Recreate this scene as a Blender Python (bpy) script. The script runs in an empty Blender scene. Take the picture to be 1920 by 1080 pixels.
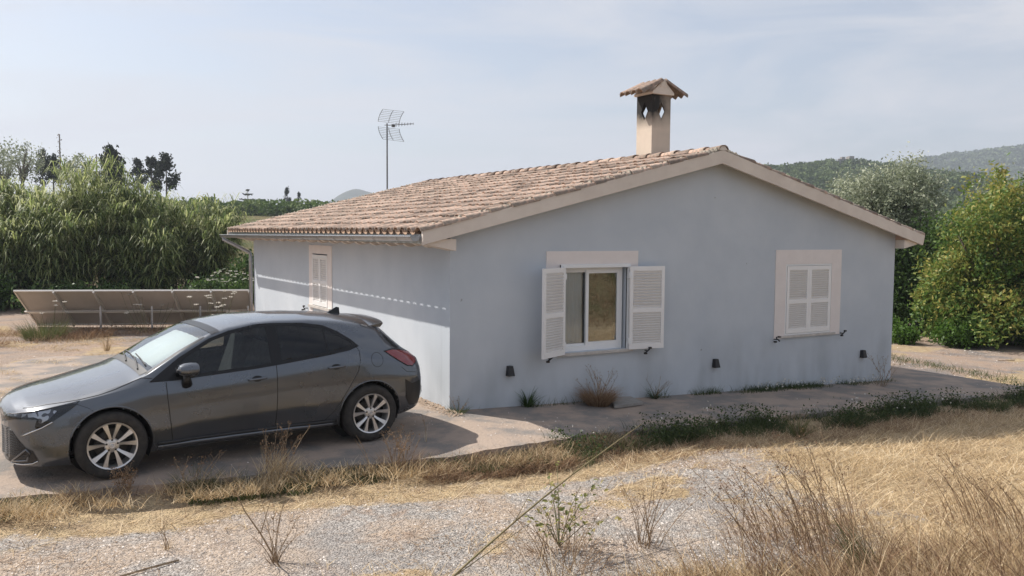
import bpy, bmesh, math, random
import numpy as np
from mathutils import Vector, Matrix
from mathutils.geometry import delaunay_2d_cdt
random.seed(7); rng = np.random.default_rng(11)
S = bpy.context.scene; C = S.collection
R_ = math.radians

# ------------------------------------------------------------------ camera, sky, sun, exposure
CAM = Vector((-4.8151, -9.7125, 2.2733))
cF = Vector((.50685, .85961, -.06457)); cR = Vector((.86162, -.50750, .00707)); cU = Vector((.02669, .05922, .99789))
cam = bpy.data.cameras.new('camera'); co = bpy.data.objects.new('camera', cam); C.objects.link(co)
co.matrix_world = Matrix(((cR.x, cU.x, -cF.x, CAM.x), (cR.y, cU.y, -cF.y, CAM.y), (cR.z, cU.z, -cF.z, CAM.z), (0, 0, 0, 1)))
cam.sensor_width = 36; cam.lens = 1607.46/1920*36; cam.clip_start = .05; cam.clip_end = 6000
S.camera = co
SUN = Vector((-.55, .85, 1.0)).normalized()
EL = math.asin(SUN.z); AZ = math.atan2(SUN.x, SUN.y)          # clockwise from +Y
w = bpy.data.worlds.new('World'); S.world = w; w.use_nodes = True
nt = w.node_tree; nt.nodes.clear()
def N(t, **k):
    n = nt.nodes.new(t)
    for a, b in k.items(): setattr(n, a, b)
    return n
L = lambda a, b: nt.links.new(a, b)
sky = N('ShaderNodeTexSky', sky_type='NISHITA', sun_disc=False, sun_elevation=EL, sun_rotation=AZ, altitude=50, air_density=1.0, dust_density=2.2, ozone_density=1.6)
tc = N('ShaderNodeTexCoord'); mp = N('ShaderNodeMapping'); mp.inputs['Scale'].default_value = (1.0, 1.6, 5.5); mp.inputs['Rotation'].default_value = (0.15, .1, .5)
n1 = N('ShaderNodeTexNoise'); n1.inputs['Scale'].default_value = 2.6; n1.inputs['Detail'].default_value = 7; n1.inputs['Roughness'].default_value = .55; n1.inputs['Distortion'].default_value = .6
cr = N('ShaderNodeMapRange'); cr.inputs['From Min'].default_value = .40; cr.inputs['From Max'].default_value = .68; cr.inputs['To Min'].default_value = .36; cr.inputs['To Max'].default_value = .95
veil = N('ShaderNodeMixRGB'); veil.inputs[2].default_value = (5.3, 5.4, 5.75, 1)      # thin high cloud lit by the sun
bg = N('ShaderNodeBackground'); bg.inputs['Strength'].default_value = .102
out = N('ShaderNodeOutputWorld')
L(tc.outputs['Generated'], mp.inputs['Vector']); L(mp.outputs[0], n1.inputs['Vector']); L(n1.outputs[0], cr.inputs['Value'])
L(cr.outputs[0], veil.inputs[0]); L(sky.outputs[0], veil.inputs[1]); L(veil.outputs[0], bg.inputs['Color']); L(bg.outputs[0], out.inputs['Surface'])
sl = bpy.data.lights.new('sun', 'SUN'); sl.energy = 4.9; sl.angle = R_(.55); sl.color = (1, .94, .86)
so = bpy.data.objects.new('sun', sl); C.objects.link(so); so.rotation_euler = SUN.to_track_quat('Z', 'Y').to_euler(); so.location = (0, 0, 30)
vs = S.view_settings; vs.view_transform = 'Standard'; vs.look = 'None'; vs.gamma = 1; vs.use_curve_mapping = False; vs.exposure = .43
S.cycles.max_bounces = 8; S.cycles.transparent_max_bounces = 12; S.cycles.volume_bounces = 0

# ------------------------------------------------------------------ materials
def mat(name, c1, c2=None, scale=4, rough=.8, metal=0, bump=0, bscale=60, bdist=.01, coat=0, rnd=0, spec=.5, lo=.35, hi=.65, detail=5, stretch=None, coat_rough=.05):
    m = bpy.data.materials.new(name); m.use_nodes = True; t = m.node_tree; b = t.nodes['Principled BSDF']
    b.inputs['Roughness'].default_value = rough; b.inputs['Metallic'].default_value = metal
    b.inputs['Specular IOR Level'].default_value = spec
    b.inputs['Coat Weight'].default_value = coat; b.inputs['Coat Roughness'].default_value = coat_rough
    b.inputs['Base Color'].default_value = (*c1, 1)
    m.diffuse_color = (*c1, 1)
    tc = t.nodes.new('ShaderNodeTexCoord'); src = tc.outputs['Object']
    if stretch:
        mpn = t.nodes.new('ShaderNodeMapping'); mpn.inputs['Scale'].default_value = stretch; t.links.new(src, mpn.inputs[0]); src = mpn.outputs[0]
    col = None
    if c2:
        n = t.nodes.new('ShaderNodeTexNoise'); n.inputs['Scale'].default_value = scale; n.inputs['Detail'].default_value = detail; n.inputs['Roughness'].default_value = .62
        r = t.nodes.new('ShaderNodeMapRange'); r.inputs['From Min'].default_value = lo; r.inputs['From Max'].default_value = hi
        x = t.nodes.new('ShaderNodeMixRGB'); x.inputs[1].default_value = (*c1, 1); x.inputs[2].default_value = (*c2, 1)
        t.links.new(src, n.inputs['Vector']); t.links.new(n.outputs[0], r.inputs[0]); t.links.new(r.outputs[0], x.inputs[0]); col = x.outputs[0]
    if rnd:
        oi = t.nodes.new('ShaderNodeObjectInfo'); at = t.nodes.new('ShaderNodeAttribute'); at.attribute_name = 'rnd'
        ad = t.nodes.new('ShaderNodeMath'); ad.operation = 'ADD'; fr = t.nodes.new('ShaderNodeMath'); fr.operation = 'FRACT'
        t.links.new(oi.outputs['Random'], ad.inputs[0]); t.links.new(at.outputs['Fac'], ad.inputs[1]); t.links.new(ad.outputs[0], fr.inputs[0])
        mr = t.nodes.new('ShaderNodeMapRange'); mr.inputs['To Min'].default_value = 1-rnd; mr.inputs['To Max'].default_value = 1+rnd
        t.links.new(fr.outputs[0], mr.inputs[0])
        hs = t.nodes.new('ShaderNodeHueSaturation'); t.links.new(mr.outputs[0], hs.inputs['Value'])
        if col: t.links.new(col, hs.inputs['Color'])
        else: hs.inputs['Color'].default_value = (*c1, 1)
        col = hs.outputs[0]
    if col: t.links.new(col, b.inputs['Base Color'])
    if bump:
        n = t.nodes.new('ShaderNodeTexNoise'); n.inputs['Scale'].default_value = bscale; n.inputs['Detail'].default_value = 6
        bp = t.nodes.new('ShaderNodeBump'); bp.inputs['Strength'].default_value = bump; bp.inputs['Distance'].default_value = bdist
        t.links.new(src, n.inputs['Vector']); t.links.new(n.outputs[0], bp.inputs['Height']); t.links.new(bp.outputs[0], b.inputs['Normal'])
    return m
def leafmat(name, cols, trans=.35, rough=.55):
    m = bpy.data.materials.new(name); m.use_nodes = True; t = m.node_tree; b = t.nodes['Principled BSDF']; o = t.nodes['Material Output']
    at = t.nodes.new('ShaderNodeAttribute'); at.attribute_name = 'rnd'; rp = t.nodes.new('ShaderNodeValToRGB')
    e = rp.color_ramp.elements; k = len(cols)
    e[0].position = 0; e[0].color = (*cols[0], 1); e[1].position = 1; e[1].color = (*cols[-1], 1)
    for i in range(1, k-1): q = e.new(i/(k-1)); q.color = (*cols[i], 1)
    t.links.new(at.outputs['Fac'], rp.inputs[0]); t.links.new(rp.outputs[0], b.inputs['Base Color'])
    b.inputs['Roughness'].default_value = rough; b.inputs['Specular IOR Level'].default_value = .35
    tr = t.nodes.new('ShaderNodeBsdfTranslucent'); t.links.new(rp.outputs[0], tr.inputs[0])
    mx = t.nodes.new('ShaderNodeMixShader'); mx.inputs[0].default_value = trans
    t.links.new(b.outputs[0], mx.inputs[1]); t.links.new(tr.outputs[0], mx.inputs[2]); t.links.new(mx.outputs[0], o.inputs['Surface'])
    m.diffuse_color = (*cols[len(cols)//2], 1)
    return m
def glassmat(name, tint, refl=.12, rough=.02):
    m = bpy.data.materials.new(name); m.use_nodes = True; t = m.node_tree; t.nodes.remove(t.nodes['Principled BSDF']); o = t.nodes['Material Output']
    tr = t.nodes.new('ShaderNodeBsdfTransparent'); tr.inputs[0].default_value = (*tint, 1)
    gl = t.nodes.new('ShaderNodeBsdfGlossy'); gl.inputs['Roughness'].default_value = rough; gl.inputs[0].default_value = (.95, .97, 1, 1)
    fr = t.nodes.new('ShaderNodeFresnel'); fr.inputs[0].default_value = 1.5; ad = t.nodes.new('ShaderNodeMath'); ad.operation = 'ADD'; ad.inputs[1].default_value = refl; ad.use_clamp = True
    mx = t.nodes.new('ShaderNodeMixShader'); t.links.new(fr.outputs[0], ad.inputs[0]); t.links.new(ad.outputs[0], mx.inputs[0])
    t.links.new(tr.outputs[0], mx.inputs[1]); t.links.new(gl.outputs[0], mx.inputs[2]); t.links.new(mx.outputs[0], o.inputs['Surface'])
    return m
M = {}
def layered_wall():
    m = mat('painted render', (.475, .52, .572), (.54, .58, .625), scale=.9, rough=.9, bump=.25, bscale=55, bdist=.006)
    t = m.node_tree; b = t.nodes['Principled BSDF']; src = b.inputs['Base Color'].links[0].from_socket
    tc = [n for n in t.nodes if n.type == 'TEX_COORD'][0]
    # rain streaks and splash dirt near the ground
    mpn = t.nodes.new('ShaderNodeMapping'); mpn.inputs['Scale'].default_value = (2.2, 2.2, .8); t.links.new(tc.outputs['Object'], mpn.inputs[0])
    n = t.nodes.new('ShaderNodeTexNoise'); n.inputs['Scale'].default_value = 1.2; n.inputs['Detail'].default_value = 6; t.links.new(mpn.outputs[0], n.inputs[0])
    sx = t.nodes.new('ShaderNodeSeparateXYZ'); t.links.new(tc.outputs['Object'], sx.inputs[0])
    mr = t.nodes.new('ShaderNodeMapRange'); mr.inputs['From Min'].default_value = .95; mr.inputs['From Max'].default_value = -.3; t.links.new(sx.outputs['Z'], mr.inputs[0])
    r2 = t.nodes.new('ShaderNodeMapRange'); r2.inputs['From Min'].default_value = .42; r2.inputs['From Max'].default_value = .7; t.links.new(n.outputs[0], r2.inputs[0])
    mu = t.nodes.new('ShaderNodeMath'); mu.operation = 'MULTIPLY'; t.links.new(mr.outputs[0], mu.inputs[0]); t.links.new(r2.outputs[0], mu.inputs[1])
    mu2 = t.nodes.new('ShaderNodeMath'); mu2.operation = 'MULTIPLY'; mu2.inputs[1].default_value = .5; t.links.new(mu.outputs[0], mu2.inputs[0])
    x = t.nodes.new('ShaderNodeMixRGB'); x.inputs[2].default_value = (.22, .24, .25, 1); t.links.new(mu2.outputs[0], x.inputs[0]); t.links.new(src, x.inputs[1])
    # small chips
    n2 = t.nodes.new('ShaderNodeTexNoise'); n2.inputs['Scale'].default_value = 9; n2.inputs['Detail'].default_value = 2; t.links.new(tc.outputs['Object'], n2.inputs[0])
    r3 = t.nodes.new('ShaderNodeMapRange'); r3.inputs['From Min'].default_value = .76; r3.inputs['From Max'].default_value = .80; t.links.new(n2.outputs[0], r3.inputs[0])
    x2 = t.nodes.new('ShaderNodeMixRGB'); x2.inputs[2].default_value = (.2, .2, .2, 1); t.links.new(r3.outputs[0], x2.inputs[0]); t.links.new(x.outputs[0], x2.inputs[1])
    t.links.new(x2.outputs[0], b.inputs['Base Color']); return m
M['wall'] = layered_wall()
M['cream'] = mat('cream stone trim', (.72, .64, .565), (.65, .57, .50), scale=3, rough=.85, bump=.15, bscale=40)
M['soffit'] = mat('terracotta soffit', (.50, .33, .24), (.42, .28, .2), scale=5, rough=.9)
M['surround'] = mat('pale stone surround', (.78, .72, .69), (.74, .68, .65), scale=5, rough=.8, bump=.1, bscale=50)
M['shutter'] = mat('white painted aluminium', (.83, .82, .81), (.80, .79, .78), scale=8, rough=.45)
M['frame'] = mat('window white', (.78, .79, .80), rough=.4)
M['sill'] = mat('limestone sill', (.58, .54, .5), (.46, .43, .4), scale=10, rough=.7)
M['tile'] = mat('weathered clay tile', (.44, .305, .235), (.25, .205, .165), scale=16, rough=.95, bump=1.0, bscale=45, bdist=.01, rnd=.42, lo=.40, hi=.60)
M['tilepale'] = mat('clay tile pale', (.50, .33, .22), (.40, .27, .19), scale=9, rough=.95, bump=.4, bscale=45, rnd=.15)
M['mortar'] = mat('lime mortar', (.42, .36, .29), (.24, .22, .18), scale=22, rough=1, bump=1, bscale=60, bdist=.02)
M['zinc'] = mat('galvanised gutter', (.42, .43, .45), (.36, .37, .39), scale=12, rough=.33, metal=.85)
M['iron'] = mat('black iron', (.012, .012, .014), rough=.5)
M['mast'] = mat('grey steel', (.12, .125, .135), rough=.5, metal=.5)
M['dark'] = mat('dark interior', (.02, .02, .02), rough=.9)
M['curtain'] = mat('grey curtain', (.62, .63, .64), (.55, .56, .57), scale=3, rough=.95)
M['glass'] = glassmat('window glass', (.80, .84, .84), .12); M['glass2'] = glassmat('window glass without added reflection', (.93, .95, .95), .0)  # extra reflection put into the right pane's glass only; left pane's copy has none
M['slabstone'] = mat('concrete block', (.30, .28, .26), (.24, .23, .21), scale=12, rough=.95, bump=.5, bscale=50)
# chimney with soot
def sooty():
    m = mat('chimney render', (.66, .56, .46), (.60, .51, .42), scale=5, rough=.9, bump=.2, bscale=50)
    t = m.node_tree; b = t.nodes['Principled BSDF']; src = b.inputs['Base Color'].links[0].from_socket
    tc = [n for n in t.nodes if n.type == 'TEX_COORD'][0]; sx = t.nodes.new('ShaderNodeSeparateXYZ'); t.links.new(tc.outputs['Object'], sx.inputs[0])
    mr = t.nodes.new('ShaderNodeMapRange'); mr.inputs['From Min'].default_value = .60; mr.inputs['From Max'].default_value = .93; t.links.new(sx.outputs['Z'], mr.inputs[0])
    mx_ = t.nodes.new('ShaderNodeMapRange'); mx_.inputs['From Min'].default_value = .34; mx_.inputs['From Max'].default_value = .02; mx_.inputs['To Min'].default_value = .45; t.links.new(sx.outputs['X'], mx_.inputs[0])
    n = t.nodes.new('ShaderNodeTexNoise'); n.inputs['Scale'].default_value = 6; t.links.new(tc.outputs['Object'], n.inputs[0])
    mu = t.nodes.new('ShaderNodeMath'); mu.operation = 'MULTIPLY'; t.links.new(mr.outputs[0], mu.inputs[0]); t.links.new(mx_.outputs[0], mu.inputs[1])
    mu2 = t.nodes.new('ShaderNodeMath'); mu2.operation = 'MULTIPLY'; mu2.use_clamp = True; t.links.new(mu.outputs[0], mu2.inputs[0])
    r = t.nodes.new('ShaderNodeMapRange'); r.inputs['To Min'].default_value = .6; r.inputs['To Max'].default_value = 1.9; t.links.new(n.outputs[0], r.inputs[0]); t.links.new(r.outputs[0], mu2.inputs[1])
    x = t.nodes.new('ShaderNodeMixRGB'); x.inputs[2].default_value = (.02, .019, .018, 1); t.links.new(mu2.outputs[0], x.inputs[0]); t.links.new(src, x.inputs[1]); t.links.new(x.outputs[0], b.inputs['Base Color'])
    return m
M['chimney'] = sooty()

# ------------------------------------------------------------------ mesh helpers
def link(name, me, parent=None):
    o = bpy.data.objects.new(name, me); C.objects.link(o)
    if parent: o.parent = parent
    return o
def tag(o, label=None, cat=None, group=None, kind=None):
    if label: o['label'] = label
    if cat: o['category'] = cat
    if group: o['group'] = group
    if kind: o['kind'] = kind
    return o
def empty(name, loc=(0, 0, 0), rz=0, **k):
    o = bpy.data.objects.new(name, None); C.objects.link(o); o.location = loc; o.rotation_euler = (0, 0, rz); o.empty_display_size = .2
    return tag(o, **k)
class B:
    def __init__(s): s.v = []; s.f = []; s.m = []; s.sm = False
    def add(s, vs, fs, m=0):
        k = len(s.v); s.v += [tuple(p) for p in vs]; s.f += [tuple(i+k for i in f) for f in fs]; s.m += [m]*len(fs); return s
    def box(s, x0, x1, y0, y1, z0, z1, m=0, T=None):
        v = [(x, y, z) for z in (z0, z1) for y in (y0, y1) for x in (x0, x1)]
        if T: v = [T @ Vector(p) for p in v]
        return s.add(v, [(0, 2, 3, 1), (4, 5, 7, 6), (0, 1, 5, 4), (2, 6, 7, 3), (0, 4, 6, 2), (1, 3, 7, 5)], m)
    def prism(s, poly, a, fn, d0, d1, m=0):
        """poly 2D list, extruded; fn(u,v,d)->xyz"""
        n = len(poly); v = [fn(u, w, d0) for u, w in poly]+[fn(u, w, d1) for u, w in poly]
        f = [tuple(range(n))[::-1], tuple(range(n, 2*n))]+[(i, (i+1) % n, n+(i+1) % n, n+i) for i in range(n)]
        return s.add(v, f, m)
    def tube(s, pts, r, n=6, m=0, cap=True):
        pts = [Vector(p) for p in pts]; k = len(pts); rr = r if hasattr(r, '__len__') else [r]*k; vs = []
        up = Vector((0, 0, 1))
        for i, p in enumerate(pts):
            d = (pts[min(i+1, k-1)]-pts[max(i-1, 0)]).normalized()
            a = d.cross(up if abs(d.z) < .95 else Vector((1, 0, 0))).normalized(); b_ = d.cross(a)
            vs += [p+rr[i]*(math.cos(2*math.pi*j/n)*a+math.sin(2*math.pi*j/n)*b_) for j in range(n)]
        fs = [(i*n+j, i*n+(j+1) % n, (i+1)*n+(j+1) % n, (i+1)*n+j) for i in range(k-1) for j in range(n)]
        if cap: fs += [tuple(range(n))[::-1], tuple(range((k-1)*n, k*n))]
        return s.add(vs, fs, m)
    def lathe(s, prof, n=32, ax='y', m=0, closed=False):
        """prof: (r, h) around axis"""
        vs = []
        for r, h in prof:
            for j in range(n):
                c, q = math.cos(2*math.pi*j/n)*r, math.sin(2*math.pi*j/n)*r
                vs.append((c, h, q) if ax == 'y' else (c, q, h))
        k = len(prof); fs = [(i*n+j, i*n+(j+1) % n, (i+1)*n+(j+1) % n, (i+1)*n+j) for i in range(k-1) for j in range(n)]
        if closed: fs += [((k-1)*n+j, (k-1)*n+(j+1) % n, (j+1) % n, j) for j in range(n)]
        return s.add(vs, fs, m)
    def mesh(s, name, mats, smooth=False):
        me = bpy.data.meshes.new(name); me.from_pydata([tuple(p) for p in s.v], [], s.f)
        for q in (mats if isinstance(mats, (list, tuple)) else [mats]): me.materials.append(q)
        me.polygons.foreach_set('material_index', s.m)
        if smooth: me.polygons.foreach_set('use_smooth', [True]*len(s.f))
        me.update(); return me
    def build(s, name, mats, parent=None, smooth=False, angle=None):
        me = s.mesh(name, mats, smooth or angle is not None)
        if angle is not None: me.set_sharp_from_angle(angle=R_(angle))
        return link(name, me, parent)
def fast(name, V, F, mt, rnd=None, parent=None, smooth=False, **k):
    """V (n,3) float, F (m,4) or (m,3) int"""
    V = np.asarray(V, np.float32); F = np.asarray(F, np.int32); me = bpy.data.meshes.new(name)
    q = F.shape[1]; me.vertices.add(len(V)); me.vertices.foreach_set('co', V.ravel())
    me.loops.add(F.size); me.loops.foreach_set('vertex_index', F.ravel()); me.polygons.add(len(F))
    me.polygons.foreach_set('loop_start', np.arange(0, F.size, q, dtype=np.int32)); me.polygons.foreach_set('loop_total', np.full(len(F), q, np.int32))
    if smooth: me.polygons.foreach_set('use_smooth', np.ones(len(F), bool))
    if rnd is not None:
        a = me.attributes.new('rnd', 'FLOAT', 'FACE'); a.data.foreach_set('value', np.asarray(rnd, np.float32))
    me.materials.append(mt); me.update(calc_edges=True); o = link(name, me, parent); return tag(o, **k)

# ------------------------------------------------------------------ terrain
def sstep(a, b, x): t = np.clip((x-a)/(b-a), 0, 1); return t*t*(3-2*t)
EX = [-40, -14, -4.9, -2.95, -.57, .1, .8, 9.7, 14, 40]; EY = [-.3, -.6, -1.2, -1.5, -1.88, -1.95, -1.8, -1.75, -1.75, -1.75]
def edge(x): return np.interp(x, EX, EY)
def wob(x, y, s=1.0, ph=0):
    return (np.sin(x*1.7*s+y*.9*s+ph)+np.sin(x*.7*s-y*2.3*s+1.3+ph)+np.sin(x*3.1*s+y*2.9*s+2.1+ph)*.6)/2.6
def gz(x, y):
    x = np.asarray(x, float); y = np.asarray(y, float)
    z = -.0366*np.clip(x, 0, 14)-.06*sstep(-1.2, 0, -x)
    z = z-.07-.055*sstep(0, .18, edge(x)-y)*1.0
    z = z+.02*wob(x, y, .9)*sstep(.3, 1.0, edge(x)-y)
    z = z+.7*sstep(6.4, 9.4, -y-.1*x)+1.5*sstep(10, 16, -y)
    z = z+.05*sstep(0, 1, y-13)+.05*sstep(10.6, 11.6, x)
    z = z+4.6*sstep(28, 100, y)*(1-sstep(20, 100, x-.25*y))
    z = z+.03*wob(x, y, .35, 2)*sstep(12, 18, y)
    return z
def axis(n, a, b, near, p):
    u = np.linspace(-1, 1, n); return np.sign(u)*(np.abs(u)*near+(b-near)*np.abs(u)**p)
ux = axis(430, 0, 2600, 14, 7); uy = axis(430, 0, 2600, 14, 7)
gx = ux+1.0; gy = uy-2.5
GX, GY = np.meshgrid(gx, gy, indexing='ij'); GZ = gz(GX, GY); n = len(gx)
V = np.stack([GX, GY, GZ], -1).reshape(-1, 3)
i, j = np.meshgrid(np.arange(n-1), np.arange(n-1), indexing='ij'); a = (i*n+j).ravel(); F = np.stack([a, a+n, a+n+1, a+1], 1)

def groundmat():
    m = bpy.data.materials.new('ground'); m.use_nodes = True; t = m.node_tree; b = t.nodes['Principled BSDF']; b.inputs['Roughness'].default_value = 1; b.inputs['Specular IOR Level'].default_value = .1
    tc = t.nodes.new('ShaderNodeTexCoord'); P = tc.outputs['Object']
    def noise(s, d=6, r=.6, dist=0):
        n = t.nodes.new('ShaderNodeTexNoise'); n.inputs['Scale'].default_value = s; n.inputs['Detail'].default_value = d; n.inputs['Roughness'].default_value = r; n.inputs['Distortion'].default_value = dist; t.links.new(P, n.inputs[0]); return n.outputs[0]
    def rng_(x, a, b_, c=0, d=1):
        n = t.nodes.new('ShaderNodeMapRange'); n.inputs[1].default_value = a; n.inputs[2].default_value = b_; n.inputs[3].default_value = c; n.inputs[4].default_value = d; t.links.new(x, n.inputs[0]); return n.outputs[0]
    def mix(f, c1, c2):
        n = t.nodes.new('ShaderNodeMixRGB')
        for k, c in ((0, f), (1, c1), (2, c2)):
            if isinstance(c, tuple): n.inputs[k].default_value = (*c, 1)
            elif isinstance(c, float): n.inputs[k].default_value = c
            else: t.links.new(c, n.inputs[k])
        return n.outputs[0]
    at = t.nodes.new('ShaderNodeAttribute'); at.attribute_name = 'straw'; straw = at.outputs['Fac']
    a2 = t.nodes.new('ShaderNodeAttribute'); a2.attribute_name = 'yard'; yard = a2.outputs['Fac']
    a3 = t.nodes.new('ShaderNodeAttribute'); a3.attribute_name = 'field'; field = a3.outputs['Fac']
    # gravel: voronoi stones
    vo = t.nodes.new('ShaderNodeTexVoronoi'); vo.inputs['Scale'].default_value = 55; t.links.new(P, vo.inputs['Vector'])
    stone = mix(rng_(vo.outputs['Color'], .2, .9), (.25, .235, .22), (.57, .53, .485))
    stone = mix(rng_(noise(.9, 8, .68, .6), .47, .58), stone, (.47, .385, .31)); stone = mix(rng_(noise(2.3, 7, .7, .4), .56, .66), stone, (.36, .275, .215)); stone = mix(rng_(noise(.5, 6, .6, .3), .52, .62, 0, .5), stone, (.30, .275, .26))
    stone = mix(rng_(noise(22, 4), .5, .7), stone, (.25, .215, .19))
    dirt = mix(rng_(noise(1.8, 6), .35, .7), (.43, .315, .24), (.37, .31, .265))
    dirt = mix(rng_(noise(.55, 7, .65, .8), .5, .62), dirt, (.26, .235, .22))
    dirt = mix(rng_(noise(35, 4), .55, .72), dirt, (.20, .14, .095))
    dry = mix(rng_(noise(5, 7), .35, .65), (.52, .405, .25), (.37, .275, .18))
    fld = mix(rng_(noise(.25, 6), .35, .65), (.20, .155, .085), (.09, .10, .04))
    col = mix(yard, stone, dirt); 
    n_ = noise(3.2, 8, .7); ad = t.nodes.new('ShaderNodeMath'); ad.operation = 'ADD'; t.links.new(straw, ad.inputs[0]); t.links.new(rng_(n_, .3, .7, -.5, .5), ad.inputs[1])
    col = mix(rng_(ad.outputs[0], .4, .75), col, dry); col = mix(field, col, fld)
    t.links.new(col, b.inputs['Base Color'])
    bp = t.nodes.new('ShaderNodeBump'); bp.inputs['Distance'].default_value = .02; bp.inputs['Strength'].default_value = .9
    t.links.new(rng_(vo.outputs['Distance'], 0, .6, 1, 0), bp.inputs['Height'])
    b2 = t.nodes.new('ShaderNodeBump'); b2.inputs['Distance'].default_value = .03; b2.inputs['Strength'].default_value = .7; t.links.new(noise(14, 8, .7), b2.inputs['Height']); t.links.new(bp.outputs[0], b2.inputs['Normal'])
    t.links.new(b2.outputs[0], b.inputs['Normal']); return m
def fgm(x, y): return sstep(4.55, 5.15, -y-.30*(x+2.1)+wob(x, y, 2.0, 2)*.15)*sstep(-2.8, -1.7, x)
def straw_mask(x, y):
    """where dry grass grows (0..1)"""
    d = edge(x)-y
    right = sstep(0, 1.6, (x-1.0)*.75+( -y-3.6)*.55+wob(x, y, 1.2)*.5)            # the field at the right
    strip = sstep(-.05, .05, d)*(1-sstep(.75, 1.15, d+wob(x, y, 1.6)*.16+.06*np.clip(-x-2, 0, 3)))
    patch = sstep(.38, .8, wob(x, y, 1.1, 4)+.45*wob(x, y, 3, 1))*.75
    fg = fgm(x, y)
    front = np.clip(np.maximum.reduce([right*(d > .3), strip, patch*(d > .5), fg]), 0, 1)
    back = sstep(.1, .6, wob(x, y, .8, 5)+.3*wob(x, y, 3, 3))*.85
    return np.where(d > -.02, front, back)
gr = fast('ground', V, F, groundmat(), smooth=True, kind='structure')
me = gr.data
for nm, val in (('straw', straw_mask(GX, GY)), ('yard', sstep(-.1, .1, GY-edge(GX))), ('field', np.maximum(sstep(24, 40, np.hypot(GX-2, GY+2)), .8*sstep(8, 9.5, -GY)))):
    at = me.attributes.new(nm, 'FLOAT', 'POINT'); at.data.foreach_set('value', np.clip(val, 0, 1).astype(np.float32).ravel())

# concrete sheets with a real edge
M['concrete'] = mat('worn concrete', (.35, .275, .22), (.205, .185, .168), scale=1.5, rough=.95, bump=.9, bscale=26, bdist=.015, lo=.44, hi=.58, detail=9)
def slab(name, xs, ylo, yhi, zt, th=.11, ny=24, mt='concrete'):
    nx = len(xs); v = []; f = []
    for layer in (0, 1):
        for i, x in enumerate(xs):
            for k in range(ny+1):
                y = ylo(x)+(yhi(x)-ylo(x))*k/ny
                dx = .018*math.sin(x*9)+.015*math.sin(x*23+1) if k == 0 else 0
                v.append((x, y+dx, zt(x, y)-layer*th))
    P = lambda l, i, k: l*nx*(ny+1)+i*(ny+1)+k
    for i in range(nx-1):
        for k in range(ny): f.append((P(0, i, k), P(0, i+1, k), P(0, i+1, k+1), P(0, i, k+1)))
        f.append((P(1, i, 0), P(1, i+1, 0), P(0, i+1, 0), P(0, i, 0))); f.append((P(0, i, ny), P(0, i+1, ny), P(1, i+1, ny), P(1, i, ny)))
    for k in range(ny):
        f.append((P(0, 0, k), P(0, 0, k+1), P(1, 0, k+1), P(1, 0, k))); f.append((P(0, nx-1, k+1), P(0, nx-1, k), P(1, nx-1, k), P(1, nx-1, k+1)))
    b = B(); b.add(v, f); o = b.build(name, M[mt]); tag(o, kind='structure'); return o
padz = lambda x, y: -.055*float(sstep(.0, 1.0, -x))
E1 = lambda x: float(edge(x))
slab('concrete_pad', list(np.linspace(-7.5, .0, 76)), E1, lambda x: 7.5+.5*math.sin(x*1.3)+.2*math.sin(x*4), padz)
slab('concrete_path', [0.004+.1*i for i in range(108)], E1, lambda x: -.001 if x < 8.75 else 12.0, lambda x, y: -.0366*x-.003, ny=20)

# ------------------------------------------------------------------ far hills
LAT = lambda px, d: (CAM.x+d*(cF.x+(px-960)/1607*cR.x), CAM.y+d*(cF.y+(px-960)/1607*cR.y))
M['hillA'] = mat('forested slope', (.035, .05, .025), (.07, .08, .035), scale=.06, rough=1)
def rocky():
    m = mat('rocky slope', (.035, .05, .03), (.085, .085, .06), scale=.05, rough=1)
    t = m.node_tree; b = t.nodes['Principled BSDF']; src = b.inputs['Base Color'].links[0].from_socket; tc = [n for n in t.nodes if n.type == 'TEX_COORD'][0]
    mp_ = t.nodes.new('ShaderNodeMapping'); mp_.inputs['Scale'].default_value = (1, 1, 4); t.links.new(tc.outputs['Object'], mp_.inputs[0])
    n = t.nodes.new('ShaderNodeTexNoise'); n.inputs['Scale'].default_value = .012; n.inputs['Detail'].default_value = 8; n.inputs['Roughness'].default_value = .7; t.links.new(mp_.outputs[0], n.inputs[0])
    sx = t.nodes.new('ShaderNodeSeparateXYZ'); t.links.new(tc.outputs['Object'], sx.inputs[0])
    h = t.nodes.new('ShaderNodeMapRange'); h.inputs[1].default_value = 60; h.inputs[2].default_value = 125; h.inputs[4].default_value = .16; t.links.new(sx.outputs['Z'], h.inputs[0])
    ad = t.nodes.new('ShaderNodeMath'); ad.operation = 'ADD'; t.links.new(n.outputs[0], ad.inputs[0]); t.links.new(h.outputs[0], ad.inputs[1])
    r = t.nodes.new('ShaderNodeMapRange'); r.inputs[1].default_value = .66; r.inputs[2].default_value = .74; t.links.new(ad.outputs[0], r.inputs[0])
    x = t.nodes.new('ShaderNodeMixRGB'); x.inputs[2].default_value = (.26, .235, .20, 1); t.links.new(r.outputs[0], x.inputs[0]); t.links.new(src, x.inputs[1]); t.links.new(x.outputs[0], b.inputs['Base Color']); return m
M['hillB'] = rocky()
M['hillC'] = mat('distant slope', (.03, .045, .03), (.06, .07, .045), scale=.02, rough=1)
def ph(x, y, px, d):                      # coordinates along / across the sight line, metres
    cx, cy = LAT(px, d); r = Vector((cR.x, cR.y)).normalized(); f = Vector((cF.x, cF.y)).normalized()
    return (x-cx)*r.x+(y-cy)*r.y, (x-cx)*f.x+(y-cy)*f.y
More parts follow.
